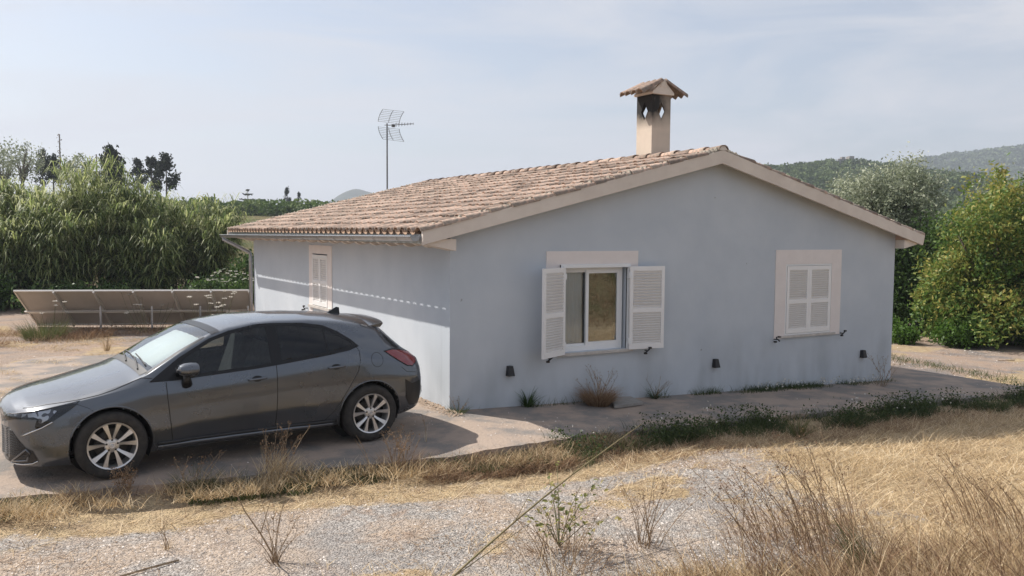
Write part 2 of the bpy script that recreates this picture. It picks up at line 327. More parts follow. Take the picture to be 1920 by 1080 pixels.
def hA(x, y):
    u, v = ph(x, y, 1480, 390); u2, v2 = ph(x, y, 1572, 385)
    return 32*np.where(u > 38, .5+.5*np.exp(-((u-38)/18)**2/2), 1)*np.exp(-(u/170)**2/2-(np.where(v < 0, v/110, v/60))**2/2)+3.2*np.exp(-(u2/13)**2/2-(v2/22)**2/2)+1.0*wob(x, y, .035)-3
def hB(x, y):
    u, v = ph(x, y, 2180, 1150)
    return 139*np.exp(-(u/520)**2/2-(np.where(v < 0, v/260, v/200))**2/2)+6*wob(x, y, .009)+3*wob(x, y, .04, 1)-14
def hC(x, y):
    u, v = ph(x, y, 695, 1250); u2, v2 = ph(x, y, 650, 1250)
    return 60*np.exp(-np.abs(u/88)**2.2-(v/120)**2/2)+9*np.exp(-np.abs(u2/24)**3-(v2/40)**2/2)+2.5*wob(x, y, .05)-3
def hill(name, fn, px, d, half_u, half_v, nn, mt):
    cx, cy = LAT(px, d); r = Vector((cR.x, cR.y)).normalized(); f = Vector((cF.x, cF.y)).normalized()
    u = np.linspace(-half_u, half_u, nn); v = np.linspace(-half_v, half_v, nn); U_, V_ = np.meshgrid(u, v, indexing='ij')
    X = cx+U_*r.x+V_*f.x; Y = cy+U_*r.y+V_*f.y; Z = fn(X, Y)
    Z = Z-20*np.maximum(sstep(.85, 1, abs(U_)/half_u), sstep(.85, 1, abs(V_)/half_v))
    i, j = np.meshgrid(np.arange(nn-1), np.arange(nn-1), indexing='ij'); a = (i*nn+j).ravel()
    return fast(name, np.stack([X, Y, Z], -1).reshape(-1, 3), np.stack([a, a+nn, a+nn+1, a+1], 1), M[mt], smooth=True, kind='structure')
hill('hill', hA, 1480, 380, 420, 300, 120, 'hillA'); hill('hill', hB, 2180, 1150, 1100, 560, 200, 'hillB'); hill('hill', hC, 690, 1250, 260, 330, 110, 'hillC')

# haze over everything that lies in front of the sky
hz = B(); hz.box(-2600, 3200, -2600, 3200, -60, 175)
hm = bpy.data.materials.new('haze'); hm.use_nodes = True; ht = hm.node_tree; ht.nodes.remove(ht.nodes['Principled BSDF'])
pv = ht.nodes.new('ShaderNodeVolumePrincipled'); pv.inputs['Color'].default_value = (.80, .87, 1, 1); pv.inputs['Density'].default_value = .00050; pv.inputs['Anisotropy'].default_value = .2
ht.links.new(pv.outputs[0], ht.nodes['Material Output'].inputs['Volume'])
tag(hz.build('haze', hm), kind='stuff')

# ------------------------------------------------------------------ the house
W_, L_ = 8.83, 9.97; RX = 4.41; EXO = .476; YN, YF = -.227, 10.44; K = .2535
def zd(x): return 2.26+K*(x+EXO) if x <= RX else 2.26+K*((2*RX+EXO)-x)
house = empty('house', (0, 0, 0), label='grey-blue single-storey house with shallow clay tile roof, cream trim and white shutters', cat='house')
HP = lambda b, n, m, sm=False, **k: tag(b.build(n, M[m] if isinstance(m, str) else [M[q] for q in m], house, sm), **k)
def wall_holes(b, u0, u1, z0, ztop, holes, pt, d0, d1, step=None):
    """wall in plane; pt(u,z,d). ztop(u). holes list (ua,ub,za,zb). columns split at holes and at RX"""
    us = sorted({u0, u1}|{h[0] for h in holes}|{h[1] for h in holes}|({step} if step else set()))
    for a_, c_ in zip(us[:-1], us[1:]):
        hh = [h for h in holes if h[0] <= a_+1e-6 and h[1] >= c_-1e-6]
        segs = [(z0(a_), z0(c_), ztop(a_), ztop(c_))] if not hh else [(z0(a_), z0(c_), hh[0][2], hh[0][2]), (hh[0][3], hh[0][3], ztop(a_), ztop(c_))]
        for q in segs:
            for d in (d0, d1): b.add([pt(a_, q[0], d), pt(c_, q[1], d), pt(c_, q[3], d), pt(a_, q[2], d)], [(0, 1, 2, 3) if d == d0 else (3, 2, 1, 0)])
    for h in holes:
        b.add([pt(h[0], h[2], d0), pt(h[1], h[2], d0), pt(h[1], h[3], d0), pt(h[0], h[3], d0), pt(h[0], h[2], d1), pt(h[1], h[2], d1), pt(h[1], h[3], d1), pt(h[0], h[3], d1)],
              [(0, 4, 5, 1), (1, 5, 6, 2), (2, 6, 7, 3), (3, 7, 4, 0)])
H1 = (1.70, 2.82, .625, 1.80); H2 = (6.06, 7.16, .63, 1.79)
gb = lambda x: -.45
for y0, y1, hs in ((0, .24, [H1, H2]), (L_, L_-.24, [])):
    b = B(); wall_holes(b, 0.0, W_, gb, lambda x: zd(x)-.075, hs, lambda u, z, d: (u, d, z), y0, y1, RX)
    b.add([(0, y0, -.45), (0, y1, -.45), (0, y1, zd(0)-.075), (0, y0, zd(0)-.075)], [(0, 1, 2, 3)]); b.add([(W_, y0, -.45), (W_, y1, -.45), (W_, y1, zd(W_)-.075), (W_, y0, zd(W_)-.075)], [(3, 2, 1, 0)])
    HP(b, 'wall', 'wall')
H3 = (4.77, 5.62, .93, 1.87)
for x0, x1, hs in ((0.0, .24, [H3]), (W_, W_-.24, [])):
    b = B(); wall_holes(b, .243, L_-.243, gb, lambda y: zd(0)-.075, hs, lambda u, z, d: (d, u, z), x0, x1); HP(b, 'wall', 'wall')
HP(B().box(.25, W_-.25, .25, L_-.25, -.05, -.02), 'floor', 'dark')

# roof deck with soffit, barge boards, fascia
rf = B()
n_ = Vector((-K, 0, 1)).normalized()
rf.prism([(-.43, 2.27), (RX, zd(RX)), (2*RX+EXO, 2.26), (2*RX+EXO, 2.19), (RX, zd(RX)-.075), (-.43, 2.20)], 0, lambda u, v, d: (u, d, v), YN+.045, YF-.045)
roof = HP(rf, 'roof', 'soffit')
for yy0, yy1 in ((YN, YN+.044), (YF-.044, YF)):
    for sgn in (0, 1):
        f = (lambda x: x) if not sgn else (lambda x: 2*RX-x)
        poly = [(f(-EXO), 2.285), (f(RX), zd(RX)+.02), (f(RX), zd(RX)-.175), (f(-EXO), 2.115)]
        if not sgn: HP(B().prism(poly, 0, lambda u, v, d: (u, d, v), yy0, yy1), 'barge_board', 'cream')
        else:
            poly = [(f(-EXO-.05), 2.275), (f(RX)+.001, zd(RX)+.02), (f(RX)+.001, zd(RX)-.175), (f(-EXO-.0), 2.10)]
            HP(B().prism(poly, 0, lambda u, v, d: (u, d, v), yy0, yy1), 'barge_board', 'cream')
# rafter tails: scrolled concrete brackets below both eaves
def tail_mesh():
    P = [(0.0, 2.188), (-.36, 2.188)]
    for q in range(9):
        t_ = q/8; P.append((-.36+.02*math.sin(t_*math.pi)-.0+.16*t_, 2.15-.035*t_-.035*math.sin(t_*math.pi)))
    for q in range(1, 9):
        t_ = q/8; P.append((-.20+.20*t_, 2.115-.035*math.sin(t_*math.pi)-.02*t_))
    b = B(); b.prism(P, 0, lambda u, v, d: (u, d, v), 0, .09); return b.mesh('rafter_tail', M['cream'])
tm = tail_mesh()
for k in range(17):
    o = link('rafter_tail', tm, house); o.location = (-.001, .42+.62*k-.05, 0)
for k in range(17):
    o = link('rafter_tail', tm, house); o.location = (W_+.001, .42+.62*k+.04, 0); o.rotation_euler = (0, 0, math.pi)
# boxed ends of the eaves by the gables (cream block beside the wall corner)
for xa, xb, sg in ((-.40, -.002, 1), (W_+.002, W_+.40, -1)):
    for ya, yb in ((-.18, .10), (L_-.1, L_+.18)):
        P = [(xa, 2.187), (xb, 2.187), (xb, 2.04 if sg == 1 else 2.12), (xa, 2.12 if sg == 1 else 2.04)]
        HP(B().prism(P, 0, lambda u, v, d: (u, d, v), ya, yb), 'eave_block', 'cream')
HP(B().box(-.455, -.432, YN+.1, YF-.1, 2.13, 2.245), 'fascia', 'zinc')
# gutter: half-round with brackets, and its downpipe
gy0, gy1, gX, gZ, gr_ = YN+.03, YF+.1, -.565, 2.205, .058
b = B(); A = [math.pi+math.pi*k/10 for k in range(11)]
prof = [(gX+gr_*math.cos(t_), gZ+gr_*math.sin(t_)) for t_ in A]; prin = [(gX+(gr_-.005)*math.cos(t_), gZ+(gr_-.005)*math.sin(t_)) for t_ in A][::-1]
bead = []
b.prism(prof+prin, 0, lambda u, v, d: (u, d, v), gy0, gy1)
b.prism([(gX+gr_*math.cos(t_)*.99, gZ+gr_*math.sin(t_)*.99) for t_ in A], 0, lambda u, v, d: (u, d, v), gy0-.003, gy0-.0005); b.prism([(gX+gr_*math.cos(t_)*.99, gZ+gr_*math.sin(t_)*.99) for t_ in A], 0, lambda u, v, d: (u, d, v), gy1+.0005, gy1+.003)
b.tube([(gX-gr_, y, gZ+.004) for y in np.linspace(gy0, gy1, 12)], .009, 8)
b.v = [(x, y, z+.010-.045*(y-gy0)/(gy1-gy0)) for x, y, z in b.v]
gut = HP(b, 'gutter', 'zinc', True); gut.data.set_sharp_from_angle(angle=R_(40))
for y in [.27+.8*k for k in range(13)]+[1.98, 5.1]:
    b = B(); R2 = gr_+.004
    pp = [(gX+R2*math.cos(t_), gZ+R2*math.sin(t_)) for t_ in A]+[(gX+(gr_+.0005)*math.cos(t_), gZ+(gr_+.0005)*math.sin(t_)) for t_ in A][::-1]
    b.prism(pp, 0, lambda u, v, d: (u, d, v), y-.014, y+.014); b.v = [(x, y_, z+.010-.045*(y-gy0)/(gy1-gy0)) for x, y_, z in b.v]; b.build('bracket', M['zinc'], gut)
b = B(); b.tube([(gX, gy1-.12, gZ-.05), (gX, gy1-.12, gZ-.13), (-.075, 10.02, 1.78), (-.06, 10.02, 1.70), (-.06, 10.02, -.05)], .04, 10)
dp = HP(b, 'downpipe', 'zinc', True)
for z in (1.6, .9, .25): B().tube([(-.06, 10.02, z), (-.06, 10.02, z+.03)], .046, 10).build('pipe_clip', M['zinc'], dp)

# ---- clay tiles
def tile_mesh(seed, L0=.43, r0=.088, r1=.066):
    r = random.Random(seed); b = B(); ns = 8; th = .014
    rows = []
    for (x, rad, h) in ((0, r0, .068), (.2, (r0+r1)/2, .058), (L0, r1, .050)):
        for inner in (0, 1):
            q = []
            for k in range(ns+1):
                t_ = math.pi*k/ns; rr = rad-(th if inner else 0); hh = h-(th if inner else 0)
                q.append((x+r.uniform(-.004, .004), -rr*math.cos(t_), .006+hh*math.sin(t_)**.85+r.uniform(-.0015, .0015)))
            rows.append(q)
    v = [p for q in rows for p in q]; m_ = ns+1; f = []
    for k in range(ns):
        for s_ in (0, 2):
            f.append((s_*m_+k, s_*m_+k+1, (s_+2)*m_+k+1, (s_+2)*m_+k)); f.append(((s_+1)*m_+k+1, (s_+1)*m_+k, (s_+3)*m_+k, (s_+3)*m_+k+1))
        f.append((k+1, k, m_+k, m_+k+1)); f.append((4*m_+k, 4*m_+k+1, 5*m_+k+1, 5*m_+k))
    b.add(v, f); return b
TV = [tile_mesh(s_) for s_ in range(5)]; TM = [t_.mesh('tile', M['tile'], True) for t_ in TV]
for q in TM: q.set_sharp_from_angle(angle=R_(50))
th_ = math.atan(K); PITCH = .228; EXPO = .335
specs = []
ncol = 46; y_first = YN+.075
nrow = 15
def slope_mat(side, s_, y, dz=0, yaw=0, roll=0):
    # s_ = distance up the slope from the eave line
    if side == 0: x = -EXO-.035+s_*math.cos(th_); z = 2.255+(s_-.035)*math.sin(th_); base = Matrix.Translation((x, y, z+.018+dz)) @ Matrix.Rotation(-th_+.028, 4, 'Y')
    else: x = 2*RX+EXO+.035-s_*math.cos(th_); z = 2.255+(s_-.035)*math.sin(th_); base = Matrix.Translation((x, y, z+.018+dz)) @ Matrix.Rotation(math.pi, 4, 'Z') @ Matrix.Rotation(-th_+.028, 4, 'Y')
    return base @ Matrix.Rotation(yaw, 4, 'Z') @ Matrix.Rotation(roll, 4, 'X')
for side in (0, 1):
    for c in range(ncol):
        y = y_first+c*PITCH+random.uniform(-.006, .006); off = random.uniform(-.02, .02)
        for r in range(nrow):
            s_ = r*EXPO+off*(r > 0)+random.uniform(-.014, .014); ex = 0
            if s_+.36 > 5.04: continue
            specs.append((slope_mat(side, s_, y+random.uniform(-.006, .006), random.uniform(-.002, .006), random.uniform(-.03, .03), random.uniform(-.04, .04)), side))
for k in range(31):
    y = YN-.01+k*.34
    if 1.36 < y < 1.75: pass
    specs.append((Matrix.Translation((RX+random.uniform(-.008, .008), y, zd(RX)+.016+random.uniform(-.003, .006))) @ Matrix.Rotation(math.pi/2, 4, 'Z') @ Matrix.Rotation(.02, 4, 'Y') @ Matrix.Scale(1.12, 4), 2))
specs.sort(key=lambda q: ((q[0].translation-CAM).length+(40 if q[1] == 1 else 0)))
for k, (mx, sd) in enumerate(specs[:300]):
    o = link('tile', TM[k % 5], roof); o.matrix_local = mx
VV = []; FF = []; RR = []; k0 = 0
for k, (mx, sd) in enumerate(specs[300:]):
    tb = TV[k % 5]; vv = np.array([tuple(mx @ Vector(p)) for p in tb.v]); VV.append(vv); FF.append(np.array(tb.f)+k0); k0 += len(vv); RR.append(np.full(len(tb.f), rng.random()))
fast('tile', np.concatenate(VV), np.concatenate(FF), M['tile'], np.concatenate(RR), roof, kind='stuff')
# channel tiles between the covers (concave, stepped)
b = B()
for side in (0, 1):
    for c in range(ncol-1):
        y = y_first+(c+.5)*PITCH; 
        for r in range(nrow):
            s0 = r*EXPO-.02; s1 = min(s0+.36, 4.98)
            if s0 > 4.7: continue
            ends = []
            for (s_, zz) in ((s0, .012), (s1, -.004)):
                mx = slope_mat(side, s_, y)
                for th2 in (0, .014): ends.append([mx @ Vector((0, -.085*math.cos(math.pi*q/6)*(1-th2*4), .030+zz-.052*math.sin(math.pi*q/6)-th2)) for q in range(7)])
            kk = len(b.v); v = [p for e in ends for p in e]
            f = []
            for q in range(6): f += [(q, q+1, 14+q+1, 14+q), (q+1, q, 7+q, 7+q+1)]
            b.add(v, f)
o = b.build('channel_tile', M['tilepale'], roof, True); o['kind'] = 'stuff'
# mortar bedding along the verges, lumpy
for yv in (YN+.03, YF-.05):
    for side in (0, 1):
        v = []; f = []; m_ = 220
        for k in range(m_+1):
            s_ = 5.04*k/m_; x = (-EXO+s_*math.cos(th_)) if side == 0 else (2*RX+EXO-s_*math.cos(th_)); z = 2.262+s_*math.sin(th_)
            h = .045+.014*math.sin(k*1.9)+random.uniform(-.012, .012); wv = random.uniform(-.012, .012)
            v += [(x, yv+wv*.5-.02, z+.005), (x, yv-.012+wv, z+.02+h*.4), (x, yv+.02, z+.02+h), (x, yv+.07, z+.02+h)]
        for k in range(m_):
            for q in range(3): f.append((4*k+q, 4*k+q+1, 4*k+5+q, 4*k+4+q) if side else (4*k+q, 4*k+4+q, 4*k+5+q, 4*k+q+1))
        b = B(); b.add(v, f); b.build('mortar_bed', M['mortar'], roof)
# apex cap of the barge boards
HP(B().prism([(RX-.085+.17*k/8-.0, zd(RX)+.018+.075*math.sin(math.pi*k/8)) for k in range(9)][::-1], 0, lambda u, v, d: (u, d, v), YN-.002, YN+.04), 'ridge_end', 'cream')

# ---- chimney
CX, CY, CB, s_c = 4.50, 1.54, 3.42, .40
ch = tag(link('chimney', B().box(0, s_c, 0, s_c, -.10, .745).mesh('chimney', M['chimney']), house)); ch.location = (CX, CY, CB)
def diamond_panel(w_, z0, z1, cx, cz, hw, hh, t_):
    b = B(); R4 = [(0, z0), (w_, z0), (w_, z1), (0, z1)]; D = [(cx, cz-hh), (cx+hw, cz), (cx, cz+hh), (cx-hw, cz)]
    mids = [(cx, z0), (w_, cz), (cx, z1), (0, cz)]
    for y, fl in ((0, 1), (t_, -1)):
        for k in range(4):
            poly = [R4[k], mids[k], D[k]]; poly2 = [R4[k], D[k], D[(k-1) % 4], mids[(k-1) % 4]]
            for P in (poly, poly2):
                P = P[::fl]; b.add([(u, y, z) for u, z in P], [tuple(range(len(P)))])
    for k in range(4):
        a, c = D[k], D[(k+1) % 4]; b.add([(a[0], 0, a[1]), (c[0], 0, c[1]), (c[0], t_, c[1]), (a[0], t_, a[1])], [(0, 3, 2, 1)])
    return b
dm = diamond_panel(s_c, .745, 1.17, s_c/2, .90, .085, .15, .03)
# note: panel mesh shared through transforms kept in the chimney's own frame so soot lies right
for k, fn in enumerate((lambda p: (p[0], p[1], p[2]), lambda p: (p[1], s_c-p[0], p[2]), lambda p: (s_c-p[0], s_c-p[1], p[2]), lambda p: (s_c-p[1], p[0], p[2]))):
    q = B(); q.add([fn(p) for p in dm.v], dm.f); q.build('flue_panel', M['chimney'], ch)
cap = B(); CZ = 1.172; pk = CZ+.20
cap.prism([(-.03, CZ), (s_c+.03, CZ), (s_c+.03, CZ+.035), (s_c/2+.065, pk-.02), (s_c/2-.065, pk-.02), (-.03, CZ+.035)], 0, lambda u, v, d: (u, d, v), -.05, s_c+.05)
cap.prism([(s_c/2-.065, pk-.08), (s_c/2+.065, pk-.08)]+[(s_c/2+.065*math.cos(math.pi*k/8), pk+.0+.055*math.sin(math.pi*k/8)) for k in range(9)], 0, lambda u, v, d: (u, d, v), -.058, -.02)
cap.build('cap', M['cream'], ch)
ka = math.atan(.40/.9*1.0)
for side in (0, 1):
    for c in range(4):
        o = link('tile', TM[(c+side) % 5], ch); y = -.03+c*.153
        sc = Matrix.Diagonal((1.18, .90, 1.25, 1))
        if side == 0: o.matrix_local = Matrix.Translation((-.275, y, CZ-.025)) @ Matrix.Rotation(-.47, 4, 'Y') @ sc
        else: o.matrix_local = Matrix.Translation((s_c+.275, y, CZ-.025)) @ Matrix.Rotation(math.pi, 4, 'Z') @ Matrix.Rotation(-.47, 4, 'Y') @ sc
    for c in range(3):
        pass
for k in range(2):
    o = link('tile', TM[k], ch); o.matrix_local = Matrix.Translation((s_c/2, .0+k*.22, pk-.035+.01*k)) @ Matrix.Rotation(math.pi/2, 4, 'Z') @ Matrix.Diagonal((.62, .9, 1, 1))

# ---- shutters with slats
def shutter(name, w_, h_, parent, n_panel=2, n_slat=13, mid=True, flip=1):
    """frame mesh in local coords: u along +X from hinge, z up, y thickness"""
    b = B(); t_ = .034; st = .052; rail = .075
    b.box(0, st, 0, t_, 0, h_); b.box(w_-st, w_, 0, t_, 0, h_); b.box(st, w_-st, .001, t_-.001, 0, rail); b.box(st, w_-st, .001, t_-.001, h_-rail*.85, h_)
    zs = [rail, h_-rail*.85]
    if mid: b.box(st, w_-st, .001, t_-.001, h_*.47-.03, h_*.47+.03); pan = [(rail, h_*.47-.03), (h_*.47+.03, h_-rail*.85)]
    else: pan = [(rail, h_-rail*.85)]
    o = b.build(name, M['shutter'], parent)
    sb = B(); T = Matrix.Translation((0, t_/2, 0)) @ Matrix.Rotation(R_(-58*flip), 4, 'X'); sb.box(st-.001, w_-st+.001, -.0215, .0215, -.0035, .0035, T=T); sm = sb.mesh('slat', M['shutter'])
    for z0, z1 in pan:
        k = n_slat; dz = (z1-z0)/k
        for q in range(k):
            s = link('slat', sm, o); s.location = (0, 0, z0+dz*(q+.5))
    return o
# window 1 (open), window 2 (closed) on the gable; window 3 on the sunlit wall
def surround(x0, x1, z0, z1, hole, pt, m='surround', legs=True):
    b = B(); y = -.012
    def bx(a, c, d, e): b.prism([(a, d), (c, d), (c, e), (a, e)], 0, pt, y, .0)
    bx(x0, x1, hole[3], z1)
    if legs: bx(x0, hole[0], z0, hole[3]-.0005); bx(hole[1], x1, z0, hole[3]-.0005)
    return HP(b, 'window_surround', m)
ptg = lambda u, v, d: (u, d, v); ptl = lambda u, v, d: (d, u, v)
surround(1.441, 3.009, .60, 2.025, (1.66, 2.86, .6, 1.82), ptg)
surround(5.82, 7.40, .587, 2.025, (6.06, 7.16, .6, 1.79), ptg)
surround(4.54, 5.82, .80, 2.02, (4.77, 5.62, .8, 1.87), ptl)
HP(B().box(1.62, 2.90, -.05, .22, .585, .622), 'window_sill', 'sill'); HP(B().box(5.97, 7.27, -.035, .22, .592, .628), 'window_sill', 'sill')
HP(B().box(-.045, .22, 4.60, 5.80, .885, .928), 'window_sill', 'sill')
# window 1: outer shutter frame, casement frame, two sashes, panes, curtain
b = B(); b.box(1.66, 1.70, -.035, .02, .622, 1.84); b.box(2.82, 2.86, -.035, .02, .622, 1.84); b.box(1.66, 2.86, -.036, .02, 1.795, 1.842); HP(b, 'shutter_frame', 'frame')
b = B()
for bx in ((1.701, 1.745, .07, .13, .626, 1.794), (2.745, 2.79, .07, .13, .626, 1.794), (1.746, 2.744, .07, .13, .626, .70), (1.746, 2.744, .07, .13, 1.755, 1.794)): b.box(*bx)
win = HP(b, 'window', 'frame')
def sash(x0, x1, z0, z1, y0, y1, w_=.045, g='glass'):
    b = B(); b.box(x0, x0+w_, y0, y1, z0, z1); b.box(x1-w_, x1, y0, y1, z0, z1); b.box(x0+w_, x1-w_, y0+.0005, y1-.0005, z0, z0+w_); b.box(x0+w_, x1-w_, y0+.0005, y1-.0005, z1-w_, z1)
    b.build('sash', M['frame'], win)
    p = B(); p.box(x0+w_-.002, x1-w_+.002, (y0+y1)/2-.003, (y0+y1)/2+.003, z0+w_-.002, z1-w_+.002); p.build('pane', M[g], win)
sash(1.747, 2.20, .70, 1.755, .103, .128, .03, 'glass2'); sash(2.16, 2.744, .70, 1.755, .072, .099, .044)
b = B(); m_ = 40
v = []; 
for k in range(m_+1):
    x = 1.66+.50*k/m_; y = .155+.010*math.sin(k*1.15)+.005*math.sin(k*2.7); v += [(x, y, .4), (x, y, 1.95)]
b.add(v, [(2*k, 2*k+2, 2*k+3, 2*k+1) for k in range(m_)]); HP(b, 'curtain', 'curtain', True)
HP(B().box(1.3, 3.3, .95, 1.0, -.02, 2.2), 'inner_wall', 'dark')
s1 = shutter('shutter', .56, 1.19, house, flip=-1); s1.location = (1.70, -.045, .615); s1.rotation_euler = (0, 0, math.pi+R_(26)); 
s2 = shutter('shutter', .575, 1.19, house); s2.location = (2.82, -.075, .615); s2.rotation_euler = (0, 0, -R_(8))
b = B(); b.box(6.062, 7.158, -.008, .02, .63, .655); b.box(6.062, 6.085, -.008, .02, .655, 1.765); b.box(7.135, 7.158, -.008, .02, .655, 1.765); b.box(6.062, 7.158, -.0085, .02, 1.765, 1.788); HP(b, 'shutter_frame', 'frame')
s3 = shutter('shutter', .522, 1.10, house); s3.location = (6.088, -.018, .66); s4 = shutter('shutter', .522, 1.10, house); s4.location = (6.612, -.018, .66)
s5 = shutter('shutter', .418, .91, house, n_slat=10); s5.location = (-.018, 5.61, .94); s5.rotation_euler = (0, 0, -math.pi/2)
s6 = shutter('shutter', .418, .91, house, n_slat=10); s6.location = (-.018, 5.19, .94); s6.rotation_euler = (0, 0, -math.pi/2)
# hinges
for x, ys in ((1.70, -.05), (2.83, -.05)):
    for z in (.74, 1.68): B().box(x-.03, x+.03, ys-.03, ys+.012, z-.04, z+.04).build('hinge', M['frame'], house)
def holdback(x, y, z, rz, flip=1):
    b = B(); b.tube([(0, 0, 0), (0, -.07, 0)], .009, 6); b.tube([(-.055*flip, -.07, -.03), (-.02*flip, -.075, -.005), (.02*flip, -.075, .02), (.03*flip, -.085, .045)], .011, 6)
    b.box(-.07, -.035, -.1, -.06, -.045, -.02); b.box(.01, .045, -.1, -.065, .03, .055)
    o = b.build('shutter_holdback', M['iron'], house); o.location = (x, y, z); o.rotation_euler = (0, 0, rz)
holdback(5.83, 0, .585, 0, -1); holdback(7.43, 0, .60, 0); holdback(1.45, -.06, .58, 0, 1); holdback(3.12, -.06, .585, 0, 1); holdback(0, 5.95, .84, -math.pi/2, -1)

# wall lamps
def lamp_mesh():
    b = B(); t, u = .034, .048
    b.add([(-t, -.0, .13), (t, -.0, .13), (t, -.055, .13), (-t, -.055, .13), (-u, -.0, 0), (u, -.0, 0), (u, -.085, .0), (-u, -.085, .0)], [(0, 1, 2, 3), (7, 6, 5, 4), (0, 4, 5, 1), (1, 5, 6, 2), (2, 6, 7, 3), (3, 7, 4, 0)])
    return b.mesh('wall_lamp', M['iron'])
lm_ = lamp_mesh()
for x, z, lb in ((.87, .385, 'small black wedge wall lamp below and left of the open window'), (4.54, .225, 'small black wedge wall lamp between the two gable windows'), (8.01, .14, 'small black wedge wall lamp low near the right corner of the gable')):
    o = link('wall_lamp', lm_); o.location = (x, -.003, z); tag(o, lb, 'lamp', 'black lamps on the gable wall')
    r = B(); r.lathe([(.001, .0), (.022, .0), (.024, -.006), (.001, -.006)], 12, 'z'); q = r.build('lens', M['frame'], o); q.location = (0, -.045, -.001)

# ---- TV antenna on a mast fixed to the far gable
an = empty('antenna', (3.45, 10.50, 1.5), rz=0, label='grey television antenna with curved grid reflector on a thin mast behind the roof', cat='antenna')
B().tube([(0, 0, 0), (0, 0, 3.47)], [.022, .018], 8).build('mast', M['mast'], an)
for z in (.2, 1.2): B().box(-.03, .03, -.30, .03, z, z+.04).build('wall_bracket', M['mast'], an)
ax_ = Vector((.83, .25, .03)).normalized(); sd = Vector((.56, -.83, 0)).normalized()
ax_ = Vector((.93, -.36, .05)).normalized(); sd = Vector((.36, .93, 0)); sd = Vector((.80, -.60, -.12)).normalized(); ax_ = Vector((.62, -.50, .10)).normalized()
bw = Vector((.25, .35, 0))
org = Vector((.02, -.05, 3.42))
fwd = Vector((.55, -.15, 0)).normalized()
for half in (1, -1):
    b = B()
    for k in range(8):
        q = .05+.30*k/7; zz = half*(q+.02); dep = .12*(q/.35)**2
        c = org+Vector((0, 0, zz))+fwd*dep
        b.tube([c-sd*.27, c+sd*.27], .0035, 4)
    for u in (-.27, 0, .27):
        b.tube([org+Vector((0, 0, half*(.06+.31*k/6)))+fwd*(.12*((.04+.31*k/6)/.35)**2)+sd*u for k in range(7)], .007, 5)
    b.build('reflector', M['mast'], an)
b = B(); tip = org+fwd*.62+Vector((0, 0, .06)); b.tube([org-fwd*.1, org+fwd*.02, tip], .009, 6)
for k in range(7):
    c = org+(tip-org)*(.3+.7*k/6); h = .05-.004*k
    for d1, d2 in (((0, .6, 1), (0, -.6, -1)), ((0, .6, -1), (0, -.6, 1))):
        b.tube([c+Vector(d1)*h, c+Vector(d2)*h], .004, 4)
b.box(org.x+.09, org.x+.16, org.y-.03, org.y+.03, org.z-.04, org.z+.03)
b.build('boom', M['mast'], an)

# concrete block lying against the wall
b = B(); b.add([(2.14, -.64, -.07), (2.72, -.53, -.09), (2.84, -.10, -.09), (2.50, -.08, -.08), (2.14, -.64, -.035), (2.72, -.53, -.055), (2.84, -.10, -.055), (2.50, -.08, -.045)], [(3, 2, 1, 0), (4, 5, 6, 7), (0, 1, 5, 4), (1, 2, 6, 5), (2, 3, 7, 6), (3, 0, 4, 7)])
tag(b.build('concrete_slab', M['slabstone']), 'flat broken concrete slab lying beside the dead grass tuft at the wall', 'slab')
# ------------------------------------------------------------------ the car (local: x back from the nose, y away from the camera side, z up)
M['paint'] = mat('grey metallic paint', (.108, .119, .136), metal=.8, rough=.34, coat=1, coat_rough=.03)
def dust(m, top=(.30, .25, .2)):
    t = m.node_tree; b = t.nodes['Principled BSDF']; tc = t.nodes.new('ShaderNodeTexCoord'); n = t.nodes.new('ShaderNodeTexNoise'); n.inputs['Scale'].default_value = 3; n.inputs['Detail'].default_value = 7
    t.links.new(tc.outputs['Object'], n.inputs[0]); r = t.nodes.new('ShaderNodeMapRange'); r.inputs[1].default_value = .35; r.inputs[2].default_value = .75; r.inputs[3].default_value = .26; r.inputs[4].default_value = .34
    t.links.new(n.outputs[0], r.inputs[0]); t.links.new(r.outputs[0], b.inputs['Roughness'])
    x = t.nodes.new('ShaderNodeMapRange'); x.inputs[1].default_value = .3; x.inputs[2].default_value = .8; x.inputs[3].default_value = 0.0; x.inputs[4].default_value = .05; t.links.new(n.outputs[0], x.inputs[0]); t.links.new(x.outputs[0], b.inputs['Coat Roughness'])
dust(M['paint'])
M['plastic'] = mat('black trim', (.012, .012, .013), rough=.45)
M['gloss'] = mat('gloss black', (.006, .006, .007), rough=.3, spec=.35)
M['rubber'] = mat('tyre rubber', (.022, .021, .02), (.045, .04, .035), scale=14, rough=.9)
M['alloy'] = mat('alloy wheel silver', (.66, .65, .64), rough=.32, metal=.8)
M['alloydark'] = mat('brake disc', (.06, .055, .05), rough=.6, metal=.5)
M['chrome'] = mat('bright trim', (.62, .63, .64), rough=.15, metal=1)
M['lampglass'] = glassmat('lamp lens', (.85, .87, .9), .0)
M['lampin'] = mat('lamp reflector', (.60, .61, .63), (.10, .10, .11), scale=14, rough=.3, metal=.6, detail=1, lo=.48, hi=.52)
M['red'] = mat('red lamp', (.20, .012, .015), rough=.15, coat=1)
M['cglass'] = glassmat('car side glass', (.42, .46, .46), .0)
M['pglass'] = glassmat('privacy glass', (.05, .055, .06), .0)
M['wglass'] = glassmat('windscreen glass', (.72, .78, .76), .06)
M['seat'] = mat('grey seat cloth', (.10, .10, .105), (.14, .14, .145), scale=20, rough=.9)
M['shade'] = mat('white sunshade foil', (.80, .81, .82), rough=.5, metal=.0, bump=.5, bscale=8, bdist=.02)
CYAW = R_(4.551)
rwv = Vector((-1.380, -.848, 0)); fwv = Vector((-math.cos(CYAW), -math.sin(CYAW), 0)); ltv = Vector((math.sin(CYAW), -math.cos(CYAW), 0))
